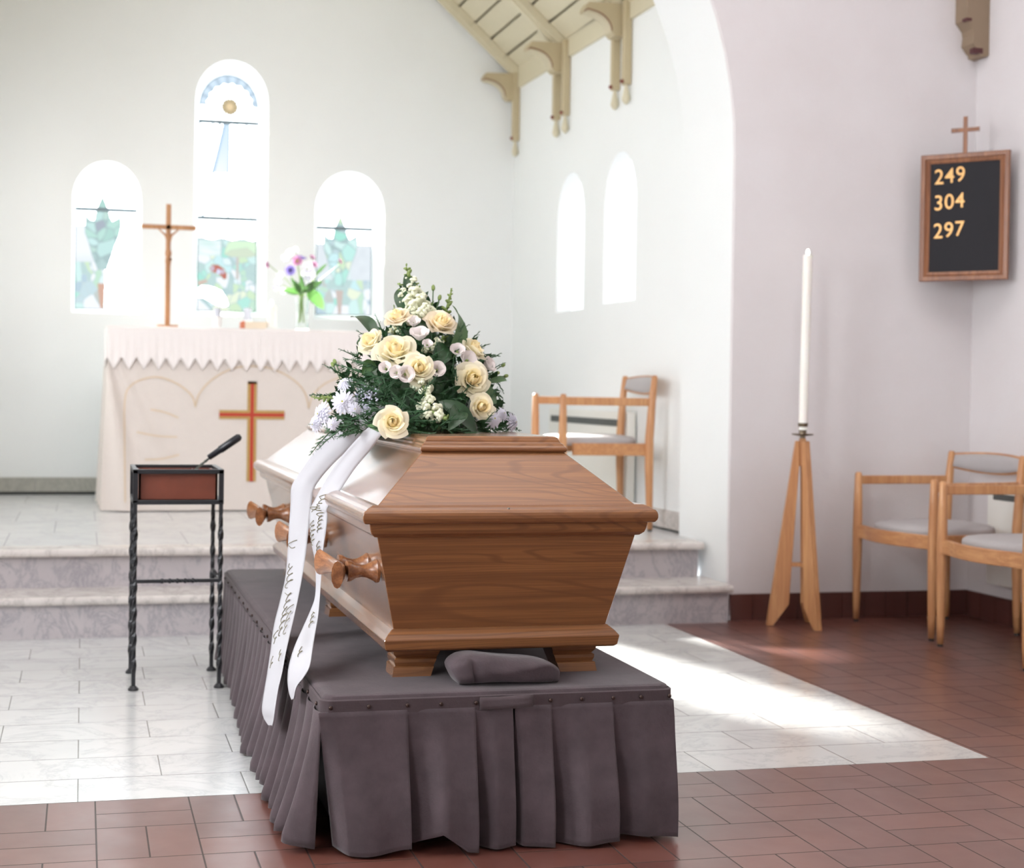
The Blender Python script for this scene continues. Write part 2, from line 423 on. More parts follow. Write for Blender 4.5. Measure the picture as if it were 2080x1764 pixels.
# nave right wall, left wall (three windows), back wall, ceiling
mb = MB(); mb.grid(lambda u, v: (NX1, NY+(NB-NY)*u, 5.2*v), 1, 1); mb.build('wall_right_nave', m_nave, kind=S)
NW = [(-1.2, .1, 1.3, 3.4), (-4.2, -2.9, 1.3, 3.4)]
wall_holes('wall_left_nave', [(NB, 0), (NY, 0), (NY, 5.2), (NB, 5.2)], [arch2(*h) for h in NW], lambda u, v: (NX0, u, v), m_nave)
mb = MB(); mb.grid(lambda u, v: (NX0+(NX1-NX0)*u, NB, 5.2*v), 1, 1); mb.build('wall_rear_nave', m_nave, kind=S)
mb = MB(); mb.grid(lambda u, v: (NX0-.1+(NX1-NX0+.2)*u, NB+(NF-NB)*v, 5.2), 1, 1); mb.build('ceiling_nave', m_nave, kind=S)
# floor: terracotta with a flush marble field
mb = MB()
x0, x1, y0, y1 = NX0-.1, NX1, NB, NY+.02; MX = 2.68
mb.add([(x0, y0, 0), (x1, y0, 0), (x1, 0, 0), (x0, 0, 0)], [(0, 1, 2, 3)], 0)
mb.add([(MX, 0, 0), (x1, 0, 0), (x1, y1, 0), (MX, y1, 0)], [(0, 1, 2, 3)], 0)
mb.add([(x0, 0, 0), (MX, 0, 0), (MX, y1, 0), (x0, y1, 0)], [(0, 1, 2, 3)], 1)
mb.build('floor', [m_terra, m_mfloor], kind=S)
# platform and steps
H1, H2 = .182, .36
def slab(mb, xa, xb, ya, yb, z0, z1, mi, nose=False):
    """tread with a rounded nosing on its front edge"""
    h = z1-z0; prof = [(yb, z0), (ya+.012, z0)] + [(ya+h/2*(1-math.cos(t_)), z0+h/2-h/2*math.cos(t_)) for t_ in [PI*k/8 for k in range(0)]] 
    prof = [(yb, z0)] + [(ya+.012-.012*math.sin(PI*k/8), z0+h/2-h/2*math.cos(PI*k/8)) for k in range(9)] + [(yb, z1)]
    mb.prism(prof, xa, xb, lambda u, v, w: (w, u, v), mi)
XL = 2*CX-3.02
mb = MB(); mb.box((XL, 2.535, 0), (3.0, 2.9, H1-.036), 0); mb.build('trim_1', m_step, kind=S)
mb = MB(); slab(mb, XL, 3.016, 2.505, 2.9, H1-.036, H1, 0); mb.build('trim_2', m_tread, kind=S)
mb = MB(); mb.box((XL, 2.83, H1), (2.975, 3.2, H2-.036), 0); mb.build('trim_3', m_step, kind=S)
mb = MB(); slab(mb, XL, 2.99, 2.79, 2.95, H2-.036, H2, 0); mb.build('trim_4', m_tread, kind=S)
mb = MB(); mb.box((lx-.2, 2.94, H1), (3.12, 6.2, H2-.0005), 0); mb.build('floor_platform', m_mplat, kind=S)
# stone skirting of the chancel with its dark foot joint
mb = MB()
for k in range(9):
    a_ = -1.2+k*.49-.13; mb.box((a_+.002, WALL_Y-.022, H2+.02), (a_+.488, WALL_Y, H2+.115))
mb.build('baseboard_back', m_skirtstone, kind=S)
mb = MB(); mb.box((-1.2, WALL_Y-.012, H2), (2.98, WALL_Y, H2+.02)); mb.build('trim_5', m_grill, kind=S)
mb = MB()
for k in range(6):
    a_, b_ = 3.15+k*.5, 3.15+k*.5+.497
    mb.add([(rwx(a_)-.012, a_, H2+.012), (rwx(b_)-.012, b_, H2+.012), (rwx(b_)-.012, b_, H2+.11), (rwx(a_)-.012, a_, H2+.11), (rwx(a_), a_, H2+.11), (rwx(b_), b_, H2+.11)], [(0, 1, 2, 3), (3, 2, 5, 4)])
mb.build('baseboard_right', m_tread, kind=S)
mb = MB(); mb.add([(rwx(3.15)-.008, 3.15, H2+.001), (rwx(6.1)-.008, 6.1, H2+.001), (rwx(6.1)-.008, 6.1, H2+.013), (rwx(3.15)-.008, 3.15, H2+.013)], [(0, 1, 2, 3)]); mb.build('trim_6', m_grill, kind=S)
# terracotta skirting of the nave
mb = MB()
x = 3.036
while x < 4.33:
    mb.box((x+.0015, NY-.016, 0), (min(x+.118, 4.34), NY, .128)); x += .12
mb.build('baseboard_front', m_tskirt, kind=S)
mb = MB(); y = NY-.017
while y > -3:
    mb.box((NX1-.016, y-.118, 0), (NX1, y-.002, .128)); y -= .12
mb.build('baseboard_right_nave', m_tskirt, kind=S)

# ------------------------------------------------------------------ chancel roof
EZ = 3.40                                     # boards start here at the wall
SL = .90                                      # rise over run
def roofz(x): return EZ + (2.97-x)*SL if x > CX else EZ + (x-(2*CX-2.97))*SL
bw = .118
mb = MB(); nb = 24
for k in range(nb):                            # boards run towards the altar wall
    for sgn in (1, -1):
        xa = 3.1-(k*bw); xb = 3.1-(k+1)*bw+.012
        if xb < CX: continue
        pa, pb = (xa, EZ+(2.97-xa)*SL), (xb, EZ+(2.97-xb)*SL)
        if sgn < 0: pa, pb = (2*CX-pa[0], pa[1]), (2*CX-pb[0], pb[1])
        mb.add([(pa[0], NF, pa[1]), (pa[0], 6.2, pa[1]), (pb[0], 6.2, pb[1]), (pb[0], NF, pb[1])], [(0, 1, 2, 3)])
mb.build('ceiling', m_cream, kind=S)
mb = MB()
for sgn in (1, -1):
    q = [(3.12, NF, EZ-.135+.04), (3.12, 6.2, EZ-.135+.04), (CX, 6.2, EZ+(2.97-CX)*SL+.04), (CX, NF, EZ+(2.97-CX)*SL+.04)]
    if sgn < 0: q = [(2*CX-a_, b_, c_) for a_, b_, c_ in q]
    mb.add(q, [(0, 1, 2, 3)])
mb.build('ceiling_backing', m_groove, kind=S)
mb = MB(); pl = [(NF, rwx(NF)), (6.12, rwx(6.12))]
mb.prism([(0, 3.262), (-.02, 3.262), (-.02, 3.44), (0, 3.44)], 3.13, 6.12, lambda u, v, w: (rwx(w)+u, w, v)); mb.build('trim_7', m_cream, kind=S)
# roof trusses: rafter, curved bracket and pendant posts, one thing each
def truss(y, half, label):
    xw = rwx(y)
    tr = thing('roof_truss', (xw, y, 3.2), label, 'roof truss')
    wd = .042
    ys = (y-.085, y+.085) if not half else (y-.03,)
    # rafter
    mb = MB(); yr0, yr1 = (y-.05, y+.05) if not half else (y-.05, y+.02)
    pr = []
    for (xx, dz) in ((xw-.0, -.075), (CX, -.075), (CX, 0), (xw, 0)): pr.append((xx, EZ+(2.97-xx)*SL+dz))
    mb.prism(pr, yr0, yr1, lambda u, v, w: (u, w, v)); 
    pr2 = [(xw, EZ+(2.97-xw)*SL-.095), (CX, EZ+(2.97-CX)*SL-.095), (CX, EZ+(2.97-CX)*SL-.07), (xw, EZ+(2.97-xw)*SL-.07)]
    mb.prism(pr2, yr0+.022, yr1-.022, lambda u, v, w: (u, w, v))
    mb.build('rafter', m_cream, tr, bevel=.004)
    # bracket: block with a concave underside
    top = 3.365; out = [(xw-.02, top), (xw-.245, top-.005), (xw-.262, top-.03)]
    arc = [(xw-.255+.15*math.sin(a_), top-.055-.115*(1-math.cos(a_))) for a_ in [PI/2*k/10 for k in range(11)]]
    out += [(xw-.27, top-.05)] + arc + [(xw-.085, top-.19), (xw-.02, top-.19)]
    mb = MB(); bw_ = .055 if not half else .035
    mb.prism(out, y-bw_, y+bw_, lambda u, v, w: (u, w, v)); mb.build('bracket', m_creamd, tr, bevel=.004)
    # ribbed light moulding under the curve with a red painted edge
    mb = MB()
    for k in range(4):
        rr = [(u, v-.004) for u, v in arc]
        yy = y-bw_+.012+k*(2*bw_-.02)/4
        mb.tube([(u, yy+.006, v) for u, v in rr], .0075, 6)
    mb.build('bead_moulding', m_cream, tr, smooth=True)
    mb = MB(); mb.tube([(xw-.275, y-bw_-.002, top-.062), (xw-.25, y-bw_-.003, top-.047)]+[(u, y-bw_-.003, v+.004) for u, v in arc[1:]], .003, 6)
    mb.build('painted_edge', m_red, tr)
    mb = MB(); mb.box((xw-.035, y-.03, 3.2), (xw-.0, y+.03, 3.42)); mb.build('king_block', m_cream, tr, bevel=.004)
    for yy in ys:
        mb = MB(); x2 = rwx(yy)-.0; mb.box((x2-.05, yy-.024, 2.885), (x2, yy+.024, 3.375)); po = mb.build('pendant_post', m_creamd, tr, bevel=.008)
        mb = MB(); mb.lathe([(.009, .0), (.021, .018), (.024, .03), (.016, .07), (.010, .105), (.012, .115)], (x2-.026, yy, 2.775), 14)
        mb.build('drop', m_cream, po, smooth=True)
        mb = MB(); mb.lathe([(.0, 0), (.012, .002), (.012, .014), (0, .016)], (x2-.05, yy-.01, 2.905), 10, axis=(-1, -.3, -.4)); mb.build('peg', m_red, po)
truss(6.055, True, 'cream roof rafter and bracket against the altar wall')
truss(5.10, False, 'cream roof truss with curved bracket and paired pendant posts, the one between the others')
truss(4.10, False, 'cream roof truss with bracket and paired pendant posts, nearest the white arch')

# carved beam end in the nave corner
cb = thing('beam_end', (4.28, 2.56, 2.8), 'carved beige beam end hanging in the nave corner above the hymn board', 'beam')
mb = MB()
prof = [(.0, 0), (.02, -.012), (.052, -.004), (.055, .012), (.068, .022), (.093, .055), (.088, .10), (.092, .125), (.112, .15), (.128, .168), (.128, 1.2), (0, 1.2)]
mb.prism([(4.34-u, 2.81+v) for u, v in prof], 2.50, 2.60, lambda u, v, w: (u, w, v))
mb.build('post', simple('taupe_painted_wood', (140, 121, 100), .5, .05), cb, bevel=.003)
mb = MB(); mb.box((4.205, 2.495, 2.972), (4.236, 2.53, 2.986)); mb.build('painted_notch', simple('maroon_paint', (82, 40, 42), .5), cb)
mb = MB(); mb.box((4.25, 2.495, 2.815), (4.30, 2.53, 2.84)); mb.build('painted_notch', bpy.data.materials['maroon_paint'], cb)

# ------------------------------------------------------------------ stained glass windows
def hexc(c): return s2l(c)
WHITE = (.62, .63, .64)
S_W = 13.0
def tint(rgb): return tuple(min(.64, v/S_W*1.05) for v in s2l([255-(255-c)*.78 for c in rgb]))  # colours lifted towards white: the window glow is put into the glass
def vor(cells, x, y):
    d1 = d2 = 1e9; k1 = 0
    for k, (cx_, cy_, sx, sy, ang) in enumerate(cells):
        dx, dy = x-cx_, y-cy_
        ca, sa = math.cos(ang), math.sin(ang)
        a_, b_ = (dx*ca+dy*sa)/sx, (-dx*sa+dy*ca)/sy
        d = math.sqrt(a_*a_+b_*b_)
        if d < d1: d2 = d1; d1 = d; k1 = k
        elif d < d2: d2 = d
    return k1, d2-d1
def mkcells(x0, x1, y0, y1, n, rnd):
    return [(rnd.uniform(x0, x1), rnd.uniform(y0, y1), rnd.uniform(.7, 1.1), rnd.uniform(.9, 1.7), rnd.uniform(-.9, .9)) for _ in range(n)]
GREENS = [(190, 240, 225), (176, 236, 214), (205, 242, 240), (196, 232, 200), (214, 246, 236), (186, 214, 206), (235, 252, 250), (212, 238, 190), (160, 232, 208), (255, 255, 255), (200, 222, 224), (244, 250, 214), (255, 255, 255)]
def sd_poly(pts, x, y):
    ins = False; d = 1e9; n_ = len(pts)
    for i in range(n_):
        x1_, y1_ = pts[i]; x2_, y2_ = pts[(i+1) % n_]
        if (y1_ > y) != (y2_ > y) and x < (x2_-x1_)*(y-y1_)/(y2_-y1_)+x1_: ins = not ins
        L = (x2_-x1_)**2+(y2_-y1_)**2; t_ = max(0, min(1, ((x-x1_)*(x2_-x1_)+(y-y1_)*(y2_-y1_))/L))
        d = min(d, math.hypot(x-x1_-t_*(x2_-x1_), y-y1_-t_*(y2_-y1_)))
    return -d if ins else d
LEADC = (140, 158, 160)
def blend(c1, c2, f): return tuple(a_*(1-f)+b_*f for a_, b_ in zip(c1, c2))
# motif coordinates are in units of 3.48 mm, origin as measured on the window
def shade_center(rnd):
    low = mkcells(402, 522, 485, 632, 62, rnd); cols = [rnd.choice(GREENS) for _ in low]
    cap = [(457, 505), (462, 492), (475, 484), (496, 482), (512, 486), (524, 492), (524, 512), (505, 520), (470, 519), (455, 516)]
    cap2 = [(455, 516), (468, 506), (485, 503), (502, 500), (518, 512), (524, 516), (505, 521), (470, 521)]
    red = [(424, 545), (431, 536), (444, 537), (456, 544), (462, 556), (461, 566), (455, 568), (448, 560), (440, 556), (428, 552)]
    flower = [(398, 590), (410, 580), (424, 580), (438, 584), (452, 590), (462, 606), (466, 620), (456, 624), (440, 620), (426, 612), (414, 606), (400, 606)]
    redm = [(400, 572), (420, 566), (424, 574), (405, 582)]
    def f(x, y):
        if y < 245:
            cx_, cy_ = 463, 215; r = math.hypot(x-cx_, y-cy_); an = math.atan2(y-cy_, x-cx_)
            rs = 14+3.2*abs(math.sin(an*8))
            if r < 7: return tint((246, 208, 150))
            if r < rs: return tint((206, 176, 120)) if (int((an+PI)*8/PI*1.0) % 2) else tint((178, 150, 104))
            R = 46 + 1.5*math.cos(an*17)
            if r > R and y < 214:
                s_ = abs(math.sin(an*8.5)); c_ = blend((222, 240, 252), (196, 216, 232), s_)
                if s_ > .96: c_ = (170, 190, 205)
                return tint(c_)
            return WHITE if r > rs+2 else tint((200, 220, 225))
        if y < 250: return tint((130, 150, 150))
        if y < 440:
            an = math.degrees(math.atan2(x-463, y-205))
            for a0, wd in ((-52, 2.2), (-36, 2.4), (-23, 2.8), (-12.5, 3.0), (0, 1.8), (11, 1.2), (18, 1.8), (36, 2.2), (52, 2.2)):
                if abs(x-463-(y-205)*math.tan(math.radians(a0))) < wd: return tint((176, 206, 232))
            if -14 < an < 0 and y < 350:
                q = noise.noise((x*.03, y*.012, 1.3))
                return tint(blend((255, 255, 255), (214, 236, 250), max(0, min(1, .7+q-(y-250)/160))))
            return WHITE
        if y < 445: return tint((150, 172, 180))
        if y < 484 + 2*math.sin(x*.15): return WHITE
        if y < 487: return tint((190, 212, 212))
        for pl_, c_ in ((flower, None), (redm, (214, 180, 160)), (red, (190, 90, 70)), (cap2, (214, 226, 192)), (cap, (222, 250, 204))):
            d = sd_poly(pl_, x, y)
            if d < 0:
                if d > -1.2: return tint((200, 214, 190))
                if c_ is None: return tint((250, 252, 214)) if math.hypot(x-440, y-601) < 4 else WHITE
                if c_ == (190, 90, 70):
                    if math.hypot((x-444)/4, (y-552)/6) < 1: return tint((226, 226, 255))
                    if math.hypot((x-430)/6, (y-545)/6) < 1 or math.hypot((x-452)/5, (y-551)/5) < 1: return tint((206, 178, 190))
                return tint(c_)
        if 480 < x < 486 and 520 < y < 566: return tint((206, 196, 184))
        k, e_ = vor(low, x, y)
        if y < 520 and x < 448: c_ = blend((255, 255, 255), (214, 242, 230), max(0, min(1, .5+.9*noise.noise((x*.03, y*.12, 0))))); return tint(c_)
        if e_ < 1.1: return tint((178, 206, 202))
        return tint(cols[k])
    return f
def shade_side(rnd, cx_, tipy, bary, grey, right):
    col = mkcells(cx_-40, cx_+40, bary-10, 560, 30, rnd); ccols = [rnd.choice([(170, 214, 198), (184, 226, 208), (196, 232, 222), (160, 168, 178), (190, 222, 206), (206, 240, 232), (178, 206, 200)]) if not right else rnd.choice(GREENS) for _ in col]
    low = mkcells(cx_-70, cx_+70, 535, 632, 46, rnd); lcols = [rnd.choice(GREENS+[(255, 255, 255)]*(6 if not right else 1)+[(196, 200, 190), (182, 206, 216)]) for _ in low]
    t0 = tipy
    leaf = [(cx_, t0), (cx_+6, t0+14), (cx_+12, t0+30), (cx_+16, t0+45), (cx_+20, t0+52), (cx_+30, t0+46), (cx_+36, t0+38), (cx_+38, t0+60), (cx_+34, t0+80), (cx_+26, t0+100), (cx_+20, t0+120), (cx_+10, t0+150), (cx_-8, t0+150), (cx_-20, t0+120), (cx_-26, t0+98), (cx_-34, t0+75), (cx_-34, t0+40), (cx_-24, t0+50), (cx_-16, t0+52), (cx_-13, t0+36), (cx_-8, t0+20)]
    stem = [(cx_-8, 582), (cx_+8, 582), (cx_+4, 632), (cx_-2, 632)]
    def f(x, y):
        if bary <= y < bary+2.2: return tint((140, 158, 156))
        d = sd_poly(leaf, x, y)
        if d < 0:
            if d > -1.4: return tint((176, 196, 192))
            k, e_ = vor(col, x, y)
            return tint((160, 186, 182)) if e_ < 1.4 else tint(ccols[k])
        if y < bary: return WHITE
        if y < bary+36:
            return tint((206, 220, 224)) if abs(y-(bary+35)) < 1.3 else WHITE
        ds = sd_poly(stem, x, y)
        if ds < 0: return tint((216, 160, 132) if not right else (206, 182, 168))
        if right and y < 560:
            if abs(x-cx_) > 24: return tint(blend((222, 226, 228), (240, 244, 244), .5+.5*noise.noise((x*.06, y*.05, 3))))
            return tint((228, 240, 236))
        if y < 540 and not right:
            return WHITE if x > cx_ else tint(blend((255, 255, 255), (220, 228, 226), max(0, min(1, (y-520)/40))))
        if not right and x > cx_+6: 
            return WHITE
        k, e_ = vor(low, x, y)
        if e_ < 1.0: return tint((200, 216, 214))
        return tint(lcols[k])
    return f
def glass(idx, g_, fn, label_bars):
    x0, x1, z0, z1 = g_
    c_ = (x0+x1)/2; a_ = (x1-x0)/2; b_ = a_*1.12; zs = z1-b_
    st = .0035; nx = int((x1-x0)/st); nz = int((z1-z0)/st)
    vs = []; fs = []; cols = []
    def inside(x, z):
        if z <= zs: return True
        return ((x-c_)/a_)**2+((z-zs)/b_)**2 <= 1.02
    xs = [x0+(x1-x0)*i/nx for i in range(nx+1)]; zz = [z0+(z1-z0)*j/nz for j in range(nz+1)]
    vs = [(x, YG, z) for z in zz for x in xs]
    for j in range(nz):
        for i in range(nx):
            xm, zm = (xs[i]+xs[i+1])/2, (zz[j]+zz[j+1])/2
            if not inside(xm, zm): continue
            fs.append((j*(nx+1)+i, j*(nx+1)+i+1, (j+1)*(nx+1)+i+1, (j+1)*(nx+1)+i))
            px_ = 402+(xm-.739)/.00349; py_ = 150+(3.315-zm)/.00348
            cols.append(fn(px_, py_))
    me = bpy.data.meshes.new('window_%d' % idx); me.from_pydata(vs, [], fs); me.materials.append(m_sg)
    ca = me.color_attributes.new('tint', 'FLOAT_COLOR', 'CORNER')
    for p_, c in zip(me.polygons, cols):
        for li in p_.loop_indices: ca.data[li].color = (*c, 1)
    o = bpy.data.objects.new('window_%d' % idx, me); C.objects.link(o); o['kind'] = S
    mb = MB()
    A, B = arch2(x0-.012, x1+.012, z0-.012, z1+.012), arch2(x0+.004, x1-.004, z0+.004, z1-.004)
    mb.loft([[(u, YG-.008, v) for u, v in A], [(u, YG-.008, v) for u, v in B]], 0, True, False)
    for pz in label_bars: mb.box((x0, YG-.014, pz-.014), (x1, YG-.002, pz+.014))
    mb.build('window_frame', m_radm if False else m_lead, o)
rnd = random.Random(3)
glass(1, GW[0], shade_side(rnd, 212, 405, 434, True, False), [3.315-.00348*285])
glass(2, GW[1], shade_center(rnd), [3.315-.00348*97, 3.315-.00348*293])
glass(3, GW[2], shade_side(rnd, 694, 424, 453, True, True), [3.315-.00348*304])

# ------------------------------------------------------------------ radiators
def radiator(yA, yB, xf, xw, z0, z1, gz, label, nslat):
    r = thing('convector_radiator', ((xf+xw(yA))/2, (yA+yB)/2, z0), label, 'radiator')
    mb = MB()
    mb.add([(xf(yA) if callable(xf) else xf, yA, z0), (xf, yB, z0), (xw(yB), yB, z0), (xw(yA), yA, z0), (xf, yA, z1), (xf, yB, z1), (xw(yB), yB, z1), (xw(yA), yA, z1)],
           [(0, 3, 2, 1), (4, 5, 6, 7), (0, 1, 5, 4), (1, 2, 6, 5), (2, 3, 7, 6), (3, 0, 4, 7)])
    mb.build('casing', m_radm, r, bevel=.006)
    g0, g1 = gz
    mb = MB(); ym, yn = min(yA, yB)+.13, max(yA, yB)-.05
    mb.box((xf-.003, ym, g0), (xf+.002, yn, g1)); mb.build('grille', m_grill, r)
    mb = MB()
    k = ym+.01
    while k < yn:
        mb.box((xf-.005, k, g0+.003), (xf-.003, k+.004, g1-.003)); k += .016
    mb.build('grille_bars', simple('grille_bar_grey', (120, 124, 122), .5), r)
radiator(3.83, 5.25, 2.975, lambda y_: rwx(y_)-.012, .42, .99, (.905, .945), 'low white radiator with dark grille on the right chancel wall', 30)
radiator(.9, 2.32, 4.255, lambda y_: 4.338, .20, .68, (.612, .640), 'white radiator with dark grille behind the chairs on the right nave wall', 30)

# ------------------------------------------------------------------ coffin
CC = Vector((1.0, .665, 0)); HWD, HLN = .275, 1.05
cof = thing('coffin', (1.0, .665, .378), 'oak coffin with panelled lid standing on the mauve draped bier', 'coffin')
def ring(off, z): return [(CC.x-HWD-off, CC.y-HLN-off, z), (CC.x+HWD+off, CC.y-HLN-off, z), (CC.x+HWD+off, CC.y+HLN+off, z), (CC.x-HWD-off, CC.y+HLN+off, z)]
def prof_obj(name, prof, cap=True, bev=.0015):
    mb = MB(); mb.loft([ring(o_, z) for o_, z in prof], 0, True, cap)
    ob = mb.build(name, [m_oakx, m_oaky], cof, bevel=bev, seg=1)
    for p_ in ob.data.polygons: p_.material_index = 0 if abs(p_.normal.y) > abs(p_.normal.x)+.05 else 1
    return ob
prof_obj('base_moulding', [(.008, .452), (.022, .452), (.030, .458), (.034, .482), (.024, .494), (.010, .506), (.004, .508)])
prof_obj('body', [(.004, .50), (.062, .748)])
prof_obj('upper_moulding', [(.060, .742), (.070, .744), (.079, .752), (.082, .760), (.086, .782), (.07, .784)])
rim = [(.085, .778), (.096, .778)] + [(.096+.010*math.sin(PI*k/7), .778+.0165*(1-math.cos(PI*k/7))) for k in range(1, 8)] + [(.088, .817), (.076, .822), (.069, .821)]
prof_obj('lid_rim', rim)
prof_obj('lid', [(.066, .815), (-.088, .950)])
prof_obj('lid_cap', [(-.088, .945), (-.080, .947), (-.076, .952), (-.077, .958), (-.083, .963), (-.086, .968), (-.092, .971), (-.094, .977), (-.098, .984), (-.104, .987)])
# feet: stepped blocks
def foot(cx_, y0_, sx, sy):
    mb = MB(); rows = [(.378, .000), (.388, .002), (.401, .004), (.404, .010), (.413, .006), (.421, .006), (.425, .012), (.434, .004), (.452, .0)]
    rr = []
    for z, ins in rows:
        t_ = (z-.378)/.075
        xo = cx_ + sx*(-ins)                       # outer face
        xi = cx_ - sx*(.100+.028*t_)
        ya = y0_ + sy*ins; yb = y0_ + sy*(.085+.02*t_)
        xs_ = sorted((xo, xi)); ys_ = sorted((ya, yb))
        rr.append([(xs_[0], ys_[0], z), (xs_[1], ys_[0], z), (xs_[1], ys_[1], z), (xs_[0], ys_[1], z)])
    mb.loft(rr); ob = mb.build('foot', [m_oakx, m_oaky], cof)
    for p_ in ob.data.polygons: p_.material_index = 0 if abs(p_.normal.y) > abs(p_.normal.x) else 1
for sx, cx_ in ((-1, .727), (1, 1.273)):
    foot(cx_, -.352, sx, 1); foot(cx_, .62, sx, 1); foot(cx_, 1.69, sx, -1)
# handles: turned posts carrying a waisted grip
def handle(y, side):
    z = .650; xs_ = CC.x+side*(HWD+.004+.058*(z-.5)/.248)
    xg = xs_+side*.088
    posts = []
    for dy in (-.062, .062):
        mb = MB(); posts.append(mb); mb.lathe([(.0, 0), (.030, .001), (.031, .008), (.026, .014), (.017, .032), (.0155, .045), (.019, .060), (.026, .072), (.027, .082), (.0, .083)], (xs_, y+dy, z), 18, 0, (side, 0, 0))
    mb = MB(); rr = []
    N_ = 20
    for i in range(N_+1):
        t_ = i/N_; yy = y-.135+.27*t_; w = abs(2*t_-1)
        hh = .018+.016*(w**2.2); bow = side*(.004+.026*w**2)
        dd = .016+.003*w
        rr.append([(xg+bow+side*dd*math.cos(a_)*.8, yy, z+hh*math.sin(a_)) for a_ in [2*PI*k/12 for k in range(12)]])
    mb.loft(rr); h = mb.build('handle', m_oakh, cof, smooth=True, auto=True)
    for mb in posts: mb.build('post', m_oakh, h, smooth=True, auto=True)
for y in (-.30, .50, 1.30):
    handle(y, -1)
mb = MB(); mb.ell(at(1033, 1034, y=-.476)-Vector((0, .0, .0)), (.004, .003, .003)); mb.build('screw', m_steel, cof, smooth=True)

# ------------------------------------------------------------------ bier
BX0, BX1, BY0, BY1, BZ = .518, 1.398, -.548, 1.86, .378
bier = thing('bier', (.958, .65, 0), 'bier draped in mauve velvet with pleated skirt under the coffin', 'bier')
mb = MB()
def rr_box(x0, x1, y0, y1, r, n=5):
    o_ = []
    for cx_, cy_, a0 in ((x1-r, y0+r, -PI/2), (x1-r, y1-r, 0), (x0+r, y1-r, PI/2), (x0+r, y0+r, PI)):
        for k in range(n+1):
            a_ = a0+PI/2*k/n; o_.append((cx_+r*math.cos(a_), cy_+r*math.sin(a_)))
    return o_
rings = []
for ins, z in ((.0, .335), (0, .368), (.004, .375), (.012, .378)):
    rings.append([(x, y, z) for x, y in rr_box(BX0+ins, BX1-ins, BY0+ins, BY1-ins, .025)])
mb.loft(rings); mb.build('top', m_velvet, bier, smooth=True, auto=True)
mb = MB(); mb.box((BX0+.06, BY0+.08, .02), (BX1-.06, BY1-.06, .335)); mb.build('carcass', m_black, bier)
# band with studs
mb = MB(); bt = []
for z, o_ in ((.332, .002), (.334, .006), (.366, .006), (.369, .002)):
    bt.append([(x, y, z) for x, y in rr_box(BX0-o_, BX1+o_, BY0-o_, BY1+o_, .028)])
mb.loft(bt, 0, True, False); mb.build('band', m_velvet2, bier, smooth=True, auto=True)
for x in (.535, .627, .721, .804, .891, 1.001, 1.08, 1.16, 1.242, 1.315, 1.390):
    mb = MB(); mb.ell((x, BY0-.008, .351), (.0055, .004, .0055)); mb.build('stud', m_stud, bier, smooth=True)
for k in range(18):
    mb = MB(); mb.ell((BX0-.008, BY0+.05+k*.135, .351), (.004, .0055, .0055)); mb.build('stud', m_stud, bier, smooth=True)
# skirts
zt, zb = .340, .012
def sm(t_): return t_*t_*(3-2*t_)
fr_seams = [.506, .724, .892, .984]
fr_seams2 = [.990, 1.084, 1.244, 1.402]
def front_panel(seams, hemf):
    mb = MB(); n_ = 150; xa, xb = seams[0], seams[-1]
    def fn(u, v):
        x = xa+(xb-xa)*u; z = zt+(hemf(x)-zt)*v
        k = max(i for i in range(len(seams)-1) if seams[i] <= x+1e-9) if x < xb else len(seams)-2
        w = (x-seams[k])/(seams[k+1]-seams[k])
        # box pleat: recessed at the start of a panel, swelling to its end edge, sharp return
        ret = min(1, (1-w)/.025) if k < len(seams)-2 else 1
        rise = sm(min(1, w/.55)) if k > 0 else 1-.0*(w)
        amp = (.001+.007*min(1, v*8)+.062*sm(min(1, v*1.15))*(.8+.2*math.sin(k*2.1)))
        d = amp*rise*ret
        if k == 0: d = amp*(.55+.45*w)*ret + (-.06*v*max(0, 1-w/.18)**1.5)
        d += .006*v*math.sin(x*34+k)
        xs_ = x + (.045*v*(1-u)**3 if k == 0 and xa < .6 else 0) - .018*v*(1-ret)
        return (xs_, BY0-.004-d, z)
    mb.grid(fn, n_, 26); return mb
front_panel(fr_seams, lambda x: .014+.008*math.sin(x*19)+(.035*max(0, 1-abs(x-.80)/.06))).build('skirt', m_velvet, bier, smooth=True, solid=.003)
front_panel(fr_seams2, lambda x: .010+.006*math.sin(x*15+1)).build('skirt', m_velvet, bier, smooth=True, solid=.003)
# loose end of the band at the opening
mb = MB()
mb.grid(lambda u, v: (.90+.125*u, BY0-.009-.030*sm(u), .334+.030*v+.018*math.sin(u*1.5)*u-.008*u*u), 14, 3); mb.build('band_end', m_velvet2, bier, smooth=True, solid=.003)
def side_skirt(x, sg, k_=1):
    mb = MB(); n_ = 420
    rs = random.Random(5 if sg < 0 else 9)
    ph = [(rs.uniform(0, 6), rs.uniform(-.25, .25)) for _ in range(40)]
    def fn(u, v):
        y = BY0-.002+(BY1-BY0)*u; z = zt+(.016+.008*math.sin(u*60)-zt)*v
        f = u*24; k = int(f); w = f-k
        wv = math.sin(PI*min(1, w*1.15))**.8 if w*1.15 < 1 else 0
        amp = .010+(.058+.014*ph[k][1]*4*.5)*min(1, v*1.05)**1.5
        return (x+sg*(.004+(amp*wv+.012*v)*k_*(1 if y < .5 else (.45 if y > 1.2 else 1-.55*(y-.5)/.7))), y+.020*v*(math.sin(k*1.7)+.4)*(1 if 0 < u < 1 else 0), z)
    mb.grid(fn, n_, 18); mb.build('skirt', m_velvet, bier, smooth=True, solid=.003)
side_skirt(BX0, -1); side_skirt(BX1, 1, .35)
mb = MB(); mb.grid(lambda u, v: (BX0+(BX1-BX0)*u, BY1+.006+.03*v*abs(math.sin(u*20)), zt+(.015-zt)*v), 120, 8); mb.build('skirt', m_velvet, bier, smooth=True, solid=.003)

